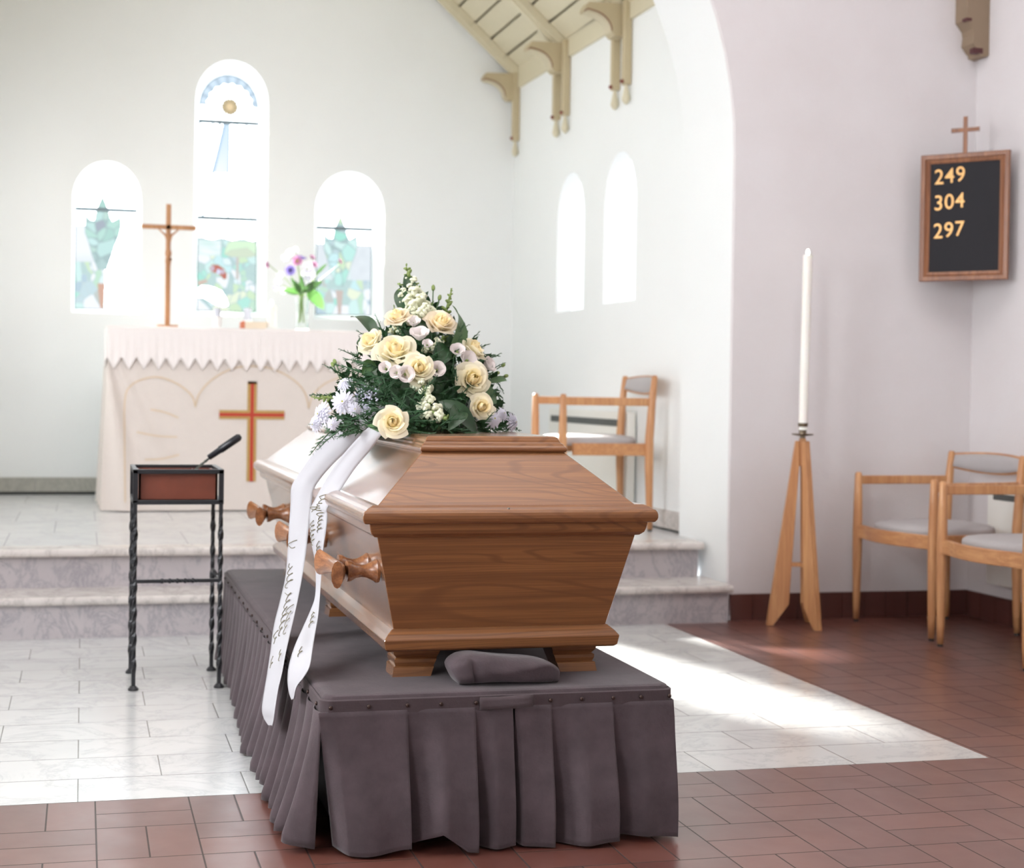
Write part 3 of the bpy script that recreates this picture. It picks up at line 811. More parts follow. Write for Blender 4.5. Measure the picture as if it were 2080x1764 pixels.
# folded velvet bundle under the coffin's foot end
mb = MB(); rings = []
b0, b1 = Vector((.848, -.44, .380)), Vector((1.120, -.44, .380))
NS = 30
for i in range(NS+1):
    t_ = i/NS; x = .838+.290*t_ ; e_ = (1-abs(2*t_-1)**5)
    hgt = (.074+.004*math.sin(t_*5+1)-.014*t_)*(.55+.45*e_)
    ring_ = []
    for k in range(28):
        a_ = 2*PI*k/28; ca, sa = math.cos(a_), math.sin(a_)
        sq = lambda q: math.copysign(abs(q)**.55, q)
        yy = -.448+.062*sq(ca)*(.72+.28*e_); z = .380+hgt/2+hgt/2*sq(sa)
        nn = noise.noise((x*9, yy*22, z*16))*.010
        crease = -.014*math.exp(-((x-.90)/.012)**2)*max(0, -ca) + .010*math.exp(-((z-.405-.12*(x-.9))/.007)**2)*(1 if ca < 0 else 0)
        xo = x + (.022*(z-.38)/.08 - .006)*(-1 if t_ < .5 else .2)*(abs(2*t_-1)**3) + (.02*(1-(z-.38)/.08) if t_ < .2 else 0)
        ring_.append((xo, yy+nn-crease, max(.379, z+nn*.5)))
    rings.append(ring_)
mb.loft(rings); ob = mb.build('folded_cloth', m_velvet, None, smooth=True)
tag(ob, 'folded mauve velvet bundle lying on the bier under the coffin', 'cloth')
md = ob.modifiers.new('Subdivision', 'SUBSURF'); md.levels = 1; md.render_levels = 1

# ------------------------------------------------------------------ sand box stand
sd = thing('sand_box_stand', (.31, 1.56, 0), 'black wrought iron stand holding a small dark wooden box', 'stand')
fx0, fx1, fy0, fy1 = .146, .455, 1.405, 1.728
def twist_bar(mb, a, b, r, turns, t0, t1, n=44, wob=.0):
    a, b = Vector(a), Vector(b); d = b-a; ax = Vector((1, 0, 0)) if abs(d.normalized().x) < .8 else Vector((0, 1, 0))
    e1 = d.cross(ax).normalized(); e2 = d.cross(e1).normalized(); rings = []
    for i in range(n+1):
        t_ = i/n; tw = 0 if t_ < t0 else (1 if t_ > t1 else (t_-t0)/(t1-t0))
        an = tw*turns*PI; bul = 1+ (.16*math.sin(tw*turns*2*PI) if 0 < tw < 1 else 0)
        c_ = a+d*t_
        rings.append([c_+(e1*math.cos(an+PI/4+PI/2*k)+e2*math.sin(an+PI/4+PI/2*k))*r*1.3*bul for k in range(4)])
    mb.loft(rings)
for x in (fx0, fx1):
    for y in (fy0, fy1):
        mb = MB(); twist_bar(mb, (x, y, .012), (x, y, .69), .0078, 6, .08, .92)
        lg = mb.build('leg', m_iron, sd, bevel=.001, seg=1)
        mb = MB(); mb.lathe([(.0, 0), (.019, 0), (.019, .006), (.010, .016), (0, .018)], (x, y, 0), 14); mb.build('foot', m_iron, lg)
ca_, cb_ = (fx0, fy0, .40), (fx1, fy1, .40)
mb = MB()
twist_bar(mb, (fx0, fy0, .395), (fx1, fy0, .395), .007, 5, .3, .75); mb.build('stretcher', m_iron, sd, bevel=.001, seg=1)
mb = MB(); twist_bar(mb, (fx0, fy0, .395), (fx0, fy1, .395), .007, 5, .3, .75); mb.build('stretcher', m_iron, sd, bevel=.001, seg=1)
mb = MB(); twist_bar(mb, (fx1, fy0, .395), (fx1, fy1, .395), .007, 5, .3, .75); mb.build('stretcher', m_iron, sd, bevel=.001, seg=1)
mb = MB(); t_ = .009
for z in (.682, .794):
    mb.box((fx0-t_, fy0-t_, z-.008), (fx1+t_, fy0+t_, z+.008)); mb.box((fx0-t_, fy1-t_, z-.008), (fx1+t_, fy1+t_, z+.008))
    mb.box((fx0-t_, fy0, z-.008), (fx0+t_, fy1, z+.008)); mb.box((fx1-t_, fy0, z-.008), (fx1+t_, fy1, z+.008))
for x in (fx0, fx1):
    for y in (fy0, fy1): mb.box((x-t_, y-t_, .68), (x+t_, y+t_, .80))
mb.build('frame', m_iron, sd, bevel=.0015, seg=1)
mb = MB(); i_ = .012
mb.box((fx0+i_, fy0+i_, .686), (fx1-i_, fy0+i_+.008, .79)); mb.box((fx0+i_, fy1-i_-.008, .686), (fx1-i_, fy1-i_, .79))
mb.box((fx0+i_, fy0+i_, .686), (fx0+i_+.008, fy1-i_, .79)); mb.box((fx1-i_-.008, fy0+i_, .686), (fx1-i_, fy1-i_, .79)); mb.box((fx0+i_, fy0+i_, .684), (fx1-i_, fy1-i_, .692))
mb.build('box', m_mahog, sd)
mb = MB(); mb.grid(lambda u, v: (fx0+.022+(fx1-fx0-.044)*u, fy0+.022+(fy1-fy0-.044)*v, .755+.012*noise.noise((u*5, v*5, 0))), 14, 14)
ob = mb.build('sand', simple('dark_sand', (120, 96, 78), .9), None, smooth=True); ob['kind'] = 'stuff'
tag(ob, 'layer of sand inside the dark box of the iron stand', 'sand')
# trowel
tw = thing('burial_trowel', (.37, 1.55, .76), 'small trowel with black handle stuck slantwise in the box', 'trowel')
P0, P1, P2, P3 = at(392, 958, y=1.56), at(424, 932, y=1.545), at(446, 915, y=1.53), at(489, 886, y=1.51)
mb = MB(); mb.tube([P2-(P3-P2)*.52, P2-(P3-P2)*.50, P2, P2+(P3-P2)*.05, P3-(P3-P2)*.1, P3], [.009, .011, .0125, .015, .0145, .008], 14); mb.build('handle', m_black, tw, smooth=True)
mb = MB(); d_ = (P3-P0).normalized()
twist_bar(mb, P0, P1, .004, 4, 0, 1, 20); mb.build('shank', m_steel, tw)
mb = MB(); sd_ = d_.cross(Vector((0, 1, 0))).normalized()
mb.grid(lambda u, v: P0 - d_*(.075*v-.006) + Vector((0, 1, 0))*(.026*(u-.5)*2*(1-v*v*.8)) + sd_*(.008*(2*u-1)**2), 8, 8); mb.build('blade', m_steel, tw, smooth=True, solid=.0015)

# ------------------------------------------------------------------ altar
AF = 4.75
AX0, AX1 = .10, 1.80
ZA = 1.452
al = thing('altar', (.95, 5.15, H2), 'altar table standing on the platform below the three windows', 'altar')
mb = MB(); mb.box((AX0+.03, AF+.05, H2), (AX1-.03, 5.55, 1.40)); mb.build('body', m_plaster, al)
mb = MB(); mb.box((AX0+.005, AF+.02, 1.40), (AX1-.005, 5.60, ZA-.006)); mb.build('slab', m_tread, al)
fr = thing('altar_frontal', (.95, AF, H2), 'ivory frontal with embroidered cross and arches hanging on the altar front', 'altar cloth')
def front_y(x, z):
    a_ = math.atan2(x-.06, 1.46-z); r_ = math.hypot(x-.06, 1.46-z)
    w = max(0, 1-a_/.62)
    fold = .028*w*sm(min(1, r_/.5))*math.sin(a_*26+.6)*(1 if a_ > -.2 else 0)
    return AF-.006-.02*w*min(1, r_)+fold
mb = MB()
def ff(u, v):
    z = 1.445+(H2+.006-1.445)*v; xl = .105-.042*v; xr = 1.795+.042*v
    x = xl+(xr-xl)*u
    return (x, front_y(x, z), z)
mb.grid(ff, 150, 60); mb.build('cloth', m_linen, fr, smooth=True)
def sf(u, v):
    z = 1.445+(H2+.006-1.445)*v; xl = .105-.042*v
    return (xl+.012*math.sin(u*18)*v*u-.01*u, front_y(xl, z)+.80*u, z)
mb = MB(); mb.grid(sf, 60, 20); mb.build('side_drop', m_linen, fr, smooth=True); mb = MB(); mb.grid(lambda u, v: (1.795+.042*v, AF-.01+.8*u, 1.445+(H2+.006-1.445)*v), 10, 10); mb.build('side_drop', m_linen, fr, smooth=True)
def strip(mb, pts, w, off=.004, mi=0):
    """flat embroidered band following the cloth"""
    for (xa, za), (xb, zb_) in zip(pts, pts[1:]):
        d = Vector((xb-xa, 0, zb_-za)); nrm = Vector((-d.z, 0, d.x)).normalized()*w/2
        q = []
        for (x, z), s_ in (((xa, za), 1), ((xb, zb_), 1), ((xb, zb_), -1), ((xa, za), -1)):
            xx, zz = x+nrm.x*s_, z+nrm.z*s_; q.append((xx, front_y(xx, zz)-off, zz))
        mb.add(q, [(0, 1, 2, 3)], mi)
# cross: gold woven bands with a red centre line
def pxz(px, py): p_ = at(px, py, y=AF-.01); return (p_.x, p_.z)
cxm = .945; cz = pxz(512, 843)[1]; ctop = pxz(512, 780)[1]
mb = MB(); strip(mb, [(cxm, ctop-.0), (cxm, cz+.2), (cxm, cz), (cxm, cz-.2), (cxm, cz-.4)], .056); strip(mb, [(cxm-.195, cz), (cxm-.03, cz), (cxm+.03, cz), (cxm+.195, cz)], .054, .0045)
cr = mb.build('cross_emblem', m_embg, fr)
mb = MB(); strip(mb, [(cxm, ctop), (cxm, cz-.4)], .020, .007); strip(mb, [(cxm-.195, cz), (cxm+.195, cz)], .020, .0075); mb.build('red_stripe', m_embr, cr)
def arcp(pts, n=30):
    # Catmull-Rom through measured pixels
    P_ = [pxz(*q) for q in pts]; P_ = [P_[0]]+P_+[P_[-1]]; o_ = []
    for i in range(1, len(P_)-2):
        for k in range(8):
            t_ = k/8
            o_.append(tuple(.5*((2*P_[i][j])+(-P_[i-1][j]+P_[i+1][j])*t_+(2*P_[i-1][j]-5*P_[i][j]+4*P_[i+1][j]-P_[i+2][j])*t_*t_+(-P_[i-1][j]+3*P_[i][j]-3*P_[i+1][j]+P_[i+2][j])*t_**3) for j in (0, 1)))
    o_.append(P_[-2]); return o_
for pts in ([(254, 1020), (253, 900), (254, 810), (268, 782), (300, 768), (330, 768), (365, 783), (390, 805), (397, 828)],
            [(397, 826), (405, 800), (430, 772), (470, 750), (515, 744), (560, 752), (600, 775), (620, 800), (627, 830)],
            [(627, 830), (636, 803), (660, 780), (690, 768), (720, 768), (750, 780)],
            [(306, 832), (335, 838), (362, 849)], [(278, 878), (320, 886), (360, 888)], [(294, 934), (330, 932), (364, 924)]):
    mb = MB(); strip(mb, arcp(pts), .0075, .004); mb.build('thread_line', m_embl, fr)
# lace cloth
lc = thing('altar_cloth', (.95, 5.15, ZA), 'white lace altar cloth with pointed edge on top of the altar', 'altar cloth')
mb = MB(); mb.box((AX0, AF-.012, ZA-.004), (AX1, 5.61, ZA+.001)); mb.build('top', m_lace, lc, bevel=.003)
mb = MB(); NT_ = 20; per = (AX1-AX0+.02)/NT_
def lf(u, v):
    x = AX0-.01+(AX1-AX0+.02)*u; ph_ = (x-AX0+.01)/per; tt = abs((ph_ % 1)-.5)*2   # 0 at a point, 1 between
    dep = .256-.074*tt
    z = ZA-.001-dep*v
    return (x, AF-.016-.004*math.sin(ph_*2*PI)**2*v-.006*v, z)
mb.grid(lf, NT_*12, 14)
def lf2(u, v):
    y = AF-.012+.85*u; tt = abs(((y*12) % 1)-.5)*2
    return (AX0-.011-.012*math.sin(PI*min(1, u*3))*v, y, ZA-.001-(.25-.06*tt)*v)
mb.grid(lf2, 90, 10); mb.grid(lambda u, v: (AX1+.012+.01*v, AF-.012+.85*u, ZA-.001-.24*v), 10, 4)
mb.build('lace_border', m_lace, lc, smooth=True, solid=.0015)
# crucifix
cf = thing('crucifix', (.452, 4.92, ZA), 'slender wooden crucifix standing at the left of the altar', 'crucifix')
cfy = 4.92; mb = MB(); P_ = at(342, 415, y=cfy); zc = at(342, 462, y=cfy).z; xc = P_.x+.002
mb.box((xc-.0150, cfy-.009, ZA), (xc+.0150, cfy+.009, P_.z)); mb.box((xc-.160, cfy-.009, zc-.013), (xc+.165, cfy+.009, zc+.014)); mb.build('cross', m_crossw, cf, bevel=.002)
mb = MB(); mb.box((xc-.06, cfy-.05, ZA), (xc+.06, cfy+.05, ZA+.018)); mb.build('base', m_crossw, cf, bevel=.003)
body = bpy.data.meshes.new('figure'); bm = bmesh.new()
J = dict(pel=(0, 0, -.155, .017), wst=(.002, 0, -.115, .0135), chs=(0, -.004, -.065, .018), nck=(0, -.006, -.035, .008), hed=(-.004, -.012, -.012, .013),
         ls=(-.022, 0, -.045, .008), le=(-.045, 0, -.026, .0055), lh=(-.068, 0, -.004, .0045), rs=(.022, 0, -.045, .008), re=(.046, 0, -.026, .0055), rh=(.068, 0, -.004, .0045),
         lk=(-.010, -.014, -.205, .010), lf=(-.004, -.004, -.262, .006), rk=(.008, -.014, -.205, .010), rf=(.004, -.004, -.262, .006))
vv = {k: bm.verts.new((x, y-.016, z)) for k, (x, y, z, r) in J.items()}
for a_, b_ in (('pel', 'wst'), ('wst', 'chs'), ('chs', 'nck'), ('nck', 'hed'), ('chs', 'ls'), ('ls', 'le'), ('le', 'lh'), ('chs', 'rs'), ('rs', 're'), ('re', 'rh'), ('pel', 'lk'), ('lk', 'lf'), ('pel', 'rk'), ('rk', 'rf')):
    bm.edges.new((vv[a_], vv[b_]))
bm.to_mesh(body); bm.free(); body.materials.append(m_crossw)
fo = bpy.data.objects.new('figure', body); C.objects.link(fo); fo.parent = cf; fo.location = (xc-.452, 0, zc-ZA)
sk = fo.modifiers.new('Skin', 'SKIN')
for sv, k in zip(body.skin_vertices[0].data, J): sv.radius = (J[k][3]*1.15, J[k][3]*.9)
body.skin_vertices[0].data[0].use_root = True
md = fo.modifiers.new('Subdivision', 'SUBSURF'); md.levels = 2; md.render_levels = 2
fo['label'] = 'carved wooden figure with arms stretched along the crossbar'
mb = MB(); mb.lathe([(.014, 0), (.020, .01), (.019, .03), (.017, .04)], (xc, cfy-.018, zc-.178), 14); mb.build('loincloth', m_crossw, fo, smooth=True).location -= Vector((0, 0, 0))
# candles on the altar
def altar_candle(px, y, label, hz, r, holder):
    b = at(px, 655, y=y); c = Vector((b.x, y, ZA))
    t = thing('altar_candle', c, label, 'candle')
    if holder:
        mb = MB(); mb.lathe([(.0, 0), (.055, 0), (.055, .008), (.03, .014), (.027, .02), (0, .02)], c, 24); mb.build('dish', m_glassw, t, smooth=True, auto=True)
        mb = MB(); mb.lathe([(0, .014), (r, .014), (r*1.0, hz-.006), (r*.96, hz), (0, hz-.004)], c, 24); mb.build('wax', m_wax, t, smooth=True, auto=True)
        mb = MB(); mb.ell(c+Vector((0, 0, hz+.017)), (.009, .009, .019)); mb.build('flame', m_flame, t, smooth=True)
    else:
        mb = MB(); mb.lathe([(0, 0), (.05, 0), (.05, .006), (.026, .012), (.028, .06), (.030, .075), (.0, .075)], c, 24); mb.build('stand', m_glassw, t, smooth=True, auto=True)
        mb = MB(); mb.lathe([(0, .075), (r, .076), (r, hz), (r*.9, hz)], c, 24); mb.build('candle_cup', simple('grey_glass_cup', (198, 202, 214), .2, .03), t, smooth=True, auto=True)
altar_candle(551, 4.90, 'lit white pillar candle on the altar between the books and the vase', .148, .031, True)
altar_candle(441, 4.90, 'white candle holder with grey cup on the altar, beside the crucifix', .125, .022, False)
altar_candle(503, 5.25, 'white candle holder with grey cup standing behind the open book', .150, .026, False)
bk = thing('altar_book', (.98, 4.93, ZA), 'book with pale pages and orange spine lying on the altar', 'book')
xb0, xb1 = at(492, 655, y=4.93).x, at(540, 655, y=4.93).x
mb = MB(); mb.box((xb0+.006, 4.87, ZA+.003), (xb1, 5.03, ZA+.048)); mb.build('pages', m_book, bk, bevel=.004)
mb = MB(); mb.box((xb0-.004, 4.86, ZA+.001), (xb0+.008, 5.04, ZA+.052)); mb.build('cover', m_bookc, bk, bevel=.004)

# ------------------------------------------------------------------ plants
def rotm(d):
    return Vector((0, 0, 1)).rotation_difference(Vector(d).normalized()).to_matrix()
def rose(name, c, d, R, mat, par, rs, open_=1.0):
    mb = MB(); Rm = rotm(d); c = Vector(c); H = R*1.25
    lay = [(.14, 1.02, 2), (.24, 1.05, 3), (.36, 1.05, 3), (.50, 1.02, 4), (.66, .95, 4), (.84, .84, 5), (1.02, .66, 5)]
    for li, (fr_, hh, np_) in enumerate(lay):
        a0 = rs.uniform(0, 6.28)
        for k in range(np_):
            az = a0+2*PI*k/np_+rs.uniform(-.15, .15); sp = (2*PI/np_)*.78; tilt = rs.uniform(.84, 1.14); jr = rs.uniform(.88, 1.12)
            curl = (.10+.26*li/6*open_)
            def fn(u, v):
                uu = 2*u-1
                if li < 3: r = R*fr_*(.75+.55*math.sin(PI*v*.9)-.35*v)
                else: r = R*fr_*jr*(.40+.60*math.sin(min(1, v*1.08)*PI/2)) + R*curl*v**5*fr_
                r *= 1+.13*uu - .05*uu*uu*(1-v)
                z = H*hh*tilt*(v*(1-.20*abs(uu)**2.6)) - R*curl*.5*max(0, v-.8)*5*fr_
                a_ = az+uu*sp*(.45+.55*math.sin(PI*min(1, .25+.62*v)))
                return c + Rm @ Vector((r*math.cos(a_), r*math.sin(a_), z-H*.55))
            mb.grid(fn, 6, 6, 1 if li < 4 else 0)
    # green calyx
    mb.lathe([(0, -.62*H), (R*.22, -.60*H), (R*.34, -.50*H), (R*.30, -.42*H)], c, 10, 1, d) if False else None
    return mb.build(name, [mat, m_rosei], par, smooth=True)
def mum(name, c, d, R, par, rs, n1=3):
    mb = MB(); Rm = rotm(d); c = Vector(c)
    for li in range(5):
        np_ = 17-li*2; L = R*(1-.17*li); up_ = .02+.27*li
        for k in range(np_):
            az = 2*PI*(k+.5*(li % 2))/np_+rs.uniform(-.08, .08); Lk = L*rs.uniform(.88, 1.06); w = R*.105
            e1 = Vector((math.cos(az), math.sin(az), 0)); e2 = Vector((-math.sin(az), math.cos(az), 0))
            def fn(u, v):
                uu = 2*u-1; ww = w*(.45+.75*math.sin(PI*min(1, v*.8+.12)))
                return c + Rm @ (e1*(Lk*(.08+.92*v)*math.cos(up_*.8)) + e2*(uu*ww) + Vector((0, 0, R*(.10*li+.02)+Lk*v*math.sin(up_)*.55-R*.16*v*v+.12*w*uu*uu*4)))
            mb.grid(fn, 2, 4)
    mb.ell(c+Rm @ Vector((0, 0, R*.40)), (R*.14, R*.14, R*.08), 1, R=Rm)
    return mb.build(name, [m_white, m_yel], par, smooth=True)
def lisi(name, c, d, R, par, rs, mat=None):
    mb = MB(); Rm = rotm(d); c = Vector(c)
    for li in range(2):
        for k in range(5):
            az = 2*PI*(k+.5*li)/5+rs.uniform(-.1, .1)
            def fn(u, v):
                uu = 2*u-1; r = R*(.22+.80*v**.75)*(1-.22*li); z = R*1.25*v*(1-.18*uu*uu)+(-.08*R*uu if v > .5 else 0)
                if v > .8: r += R*.16*(v-.8)*5
                a_ = az+uu*.70*(.6+.4*v)
                return c+Rm @ Vector((r*math.cos(a_), r*math.sin(a_), z-R*.7))
            mb.grid(fn, 5, 5)
    mb.ell(c+Rm @ Vector((0, 0, -R*.35)), (R*.2, R*.2, R*.35), 1, R=Rm)
    return mb.build(name, [mat or m_lis, m_bud], par, smooth=True)
def snap(name, pts, R, par, rs, top=.35, nb=None, colm=None):
    """stalk with blossoms that shrink to green buds at the tip"""
    mb = MB(); P_ = [Vector(q) for q in pts]
    mb.tube(P_, [.0035]*(len(P_)-1)+[.0015], 6, 1)
    L = sum((b-a).length for a, b in zip(P_, P_[1:])); nb = nb or int(L/.0075)
    def pos(t_):
        s_ = t_*L
        for a, b in zip(P_, P_[1:]):
            l_ = (b-a).length
            if s_ <= l_: return a+(b-a)*(s_/l_), (b-a).normalized()
            s_ -= l_
        return P_[-1], (P_[-1]-P_[-2]).normalized()
    for i in range(nb):
        t_ = (i+.5)/nb; p_, d = pos(t_)
        s_ = R*(1-.78*t_)*rs.uniform(.85, 1.15); az = i*2.4
        ref = Vector((0, 0, 1)) if abs(d.z) < .9 else Vector((1, 0, 0)); e1 = d.cross(ref).normalized(); e2 = d.cross(e1)
        od = (e1*math.cos(az)+e2*math.sin(az))*1.0+d*.6; od.normalize()
        Rm = rotm(od); mi = 0 if t_ < 1-top else 1
        mb.ell(p_+od*s_*.9, (s_*.48, s_*.48, s_*.85), mi, 7, 5, Rm)
        if mi == 0 and s_ > .007:
            for q in range(4):
                a_ = q*PI/2+az; sd_ = Rm @ Vector((math.cos(a_), math.sin(a_), 0))
                mb.ell(p_+od*s_*1.55+sd_*s_*.45, (s_*.46, s_*.34, s_*.26), 0, 6, 4, rotm(od+sd_*.8))
    return mb.build(name, [colm or m_snap, m_bud], par, smooth=True)
def leafpatch(mb, base, tip, w, nrm, bend=.15, mi=0, nu=4, nv=10, fold=.25):
    base, tip = Vector(base), Vector(tip); d = tip-base; L = d.length; dn = d.normalized()
    s_ = dn.cross(Vector(nrm)).normalized(); n_ = s_.cross(dn).normalized()
    def fn(u, v):
        uu = 2*u-1; ww = w*math.sin(PI*v**.85)**.8 if 0 < v < 1 else 0
        return base+dn*L*v+s_*uu*ww+n_*(bend*L*math.sin(PI*v)+fold*ww*uu*uu)
    mb.grid(fn, nu, nv, mi)
def fern(mb, pts, w, rs, mi=0, dens=90, droop=.2):
    P_ = [Vector(q) for q in pts]; L = sum((b-a).length for a, b in zip(P_, P_[1:]))
    mb.tube(P_, [.0018]*(len(P_)-1)+[.0006], 5, mi)
    n_ = int(L*dens*2.2)
    for i in range(n_):
        t_ = i/n_; s_ = t_*L; k = 0
        while k < len(P_)-2 and s_ > (P_[k+1]-P_[k]).length: s_ -= (P_[k+1]-P_[k]).length; k += 1
        d = (P_[k+1]-P_[k]).normalized(); p_ = P_[k]+d*s_
        ref = Vector((0, 0, 1)) if abs(d.z) < .9 else Vector((1, 0, 0)); e1 = d.cross(ref).normalized(); e2 = d.cross(e1)
        a_ = rs.choice((0, PI))+rs.uniform(-.7, .7)
        od = (e1*math.cos(a_)+e2*math.sin(a_)+d*.9).normalized(); l_ = w*(1-.75*t_)*rs.uniform(.7, 1.1)
        q = p_+od*l_-Vector((0, 0, droop*l_)); pw = l_*.055+.0006; s2 = od.cross(d).normalized()*pw
        mid = p_+od*l_*.5
        mb.add([p_, mid+s2, q, mid-s2], [(0, 1, 2, 3)], mi)
        for r_ in (.35, .6, .8):       # secondary needles
            b_ = p_+od*l_*r_; sd2 = (d+od*.5).normalized()*l_*.26*(1.1-r_)
            for sg in (1, -1):
                e_ = b_+sd2*sg+od*l_*.12; mb.add([b_-s2*.6, b_+s2*.6, e_], [(0, 1, 2)], mi)
def depth(px, py): return -.13 + .30*((px-850)/200)**2 + .52*max(0, (872-py)/330)**1.05
def FP(px, py, dy=0): return at(px, py, y=depth(px, py)+dy)
fa = thing('funeral_spray', (.93, .25, .985), 'tall spray of cream roses, white flowers and ferns on the coffin lid', 'flower arrangement')
rs = random.Random(11)
core = Vector((.93, .45, 1.0))
def fdir(px, py, k=.9, extra=(0, 0, 0)):
    p_ = FP(px, py); o_ = (p_-core).normalized(); return (o_*k + Vector((-.12, -1, .12))*1.0 + Vector(extra)).normalized()
for px, py, sz, mt, ex in ((797, 857, 50, m_rose, (0, 0, .15)), (803, 710, 62, m_rose, (-.1, .2, .9)), (850, 747, 50, m_rose, (0, 0, .3)), (960, 770, 54, m_rose, (.1, 0, .1)), (979, 826, 42, m_rose, (.1, 0, .1)),
                           (895, 655, 50, m_rosep, (.2, .2, .7)), (807, 643, 40, m_rosep, (-.4, .5, .8)), (965, 708, 42, m_rose, (.8, .5, .7)), (752, 692, 44, m_rose, (-.7, .5, .6))):
    k = (FP(px, py)-CAM).length/F_PX
    rose('rose', FP(px, py, -.05), fdir(px, py, .5, ex), sz*k*.50, mt, fa, rs)
for px, py, sz, ex in ((888, 751, 30, (0, 0, .1)), (824, 760, 32, (.2, 0, -.2)), (806, 757, 26, (-.6, 0, .1)), (929, 713, 28, (-.2, .2, .6)), (950, 731, 32, (.2, 0, .2)), (852, 680, 36, (-.1, .4, 1.2)), (992, 742, 30, (.8, .3, .3)), (783, 748, 24, (-.5, 0, .5)), (868, 700, 20, (0, 0, .8)), (840, 655, 26, (0, .4, .8))):
    k = (FP(px, py)-CAM).length/F_PX
    lisi('lisianthus', FP(px, py, -.045), fdir(px, py, .6, ex), sz*k*.48, fa, rs)
for px, py, sz, ex in ((698, 818, 50, (-.2, 0, .1)), (655, 842, 50, (-1.6, .2, .1)), (700, 780, 34, (-.5, .5, .8)), (641, 862, 34, (-1.6, 0, -.2)), (1000, 850, 42, (.3, 0, -.1)), (1040, 858, 40, (1.2, .1, 0)), (676, 862, 26, (-.4, 0, -.4)), (1020, 842, 30, (.6, 0, .5)), (720, 832, 28, (.3, 0, 0))):
    k = (FP(px, py)-CAM).length/F_PX
    mum('chrysanthemum', FP(px, py, -.05), fdir(px, py, .5, ex), sz*k*.54, fa, rs)
for pts, R, top in (([(850, 672), (848, 640), (840, 600), (833, 570), (825, 540)], .028, .25), ([(838, 660), (832, 630), (820, 600), (812, 575)], .022, .3), ([(862, 660), (858, 630), (852, 602), (846, 575)], .024, .2),
                    ([(904, 650), (908, 625), (914, 602), (918, 586)], .013, 1.0), ([(852, 764), (860, 785), (866, 805), (870, 822)], .024, .15),
                    ([(866, 822), (880, 838), (900, 850), (930, 853)], .023, .42), ([(862, 718), (880, 702), (902, 688), (920, 672)], .014, .5), ([(690, 808), (668, 808), (650, 810), (632, 806)], .011, 1.0),
                    ([(772, 700), (762, 715), (757, 728)], .012, .6), ([(800, 680), (806, 660), (800, 620)], .012, .5), ([(880, 650), (876, 630), (880, 612)], .010, .7)):
    snap('snapdragon', [FP(a_, b_, .0 if i_ else .05) for i_, (a_, b_) in enumerate(pts)], R, fa, rs, top)
# buds on thin stalks at the right
for (a_, b_, c_, d_) in ((985, 770, 1022, 742), (985, 775, 1028, 764), (970, 765, 1010, 758), (690, 760, 680, 735), (700, 790, 676, 741), (884, 640, 893, 605), (878, 640, 880, 585)):
    mb = MB(); p1, p2 = FP(a_, b_), FP(c_, d_); mb.tube([p1, (p1+p2)/2+Vector((0, 0, .004)), p2], .0018, 5, 1); mb.ell(p2, (.006, .006, .014), 0, 8, 6, rotm(p2-p1)); mb.build('bud_stalk', [m_bud, m_leaf2], fa, smooth=True)
# broad leaves
for (a_, b_, c_, d_, w, mt, nr) in ((765, 690, 711, 645, .026, m_leaf, (.3, -1, .4)), (905, 735, 918, 620, .033, m_leaf2, (.8, -1, 0)), (830, 620, 826, 556, .020, m_leaf, (0, -1, .3)), (822, 640, 812, 585, .022, m_leaf, (-.3, -1, .2)),
                                   (890, 815, 968, 885, .030, m_leaf, (.2, -1, .7)), (880, 740, 905, 700, .030, m_leaf, (.2, -1, .2)), (870, 690, 850, 645, .02, m_leaf, (0, -1, .2)), (745, 700, 728, 690, .02, m_leaf, (0, -1, .2)),
                                   (935, 830, 910, 876, .026, m_leaf, (0, -1, .3)), (950, 800, 1010, 815, .03, m_leaf2, (0, -1, .4)), (985, 780, 1030, 775, .010, m_leaf2, (0, -1, .4)), (760, 735, 735, 760, .02, m_leaf2, (0, -1, .3)),
                                   (895, 690, 925, 700, .02, m_leaf, (0, -1, .3)), (782, 880, 745, 865, .012, m_leaf2, (0, -1, .6))):
    mb = MB(); leafpatch(mb, FP(a_, b_, .02), FP(c_, d_, .0), w, nr); mb.build('leaf', mt, fa, smooth=True)
# filler and ferns
mb = MB()
for _ in range(220):
    u = rs.gauss(0, 1); v = rs.gauss(0, 1); p_ = FP(740+u*14, 805+v*15, .02+rs.uniform(-.02, .03)); mb.ell(p_, (.003, .003, .003), 0, 5, 4)
mb.build('sea_lavender', m_liac, fa, smooth=True)['kind'] = 'stuff'
mb = MB()
for pts, w in (([(700, 860), (670, 878), (645, 905), (630, 925)], .04), ([(720, 858), (690, 874), (660, 898), (645, 915)], .03), ([(790, 770), (740, 760), (700, 745), (676, 741)], .045), ([(760, 790), (720, 770), (690, 770)], .05),
               ([(780, 830), (750, 838), (725, 848), (700, 862)], .04), ([(790, 840), (760, 850), (735, 865)], .03), ([(1000, 790), (1012, 800), (1018, 830)], .03), ([(990, 790), (1005, 812), (1022, 828)], .03), ([(980, 870), (1010, 872), (1050, 884)], .035), ([(760, 745), (725, 735), (700, 728)], .04),
               ([(990, 770), (1010, 775), (1024, 800)], .03), ([(800, 870), (860, 880), (900, 884)], .04), ([(900, 870), (950, 880), (990, 884)], .04)):
    fern(mb, [FP(a_, b_, .01) for a_, b_ in pts], w, rs)
mb.build('fern', m_fern, fa)
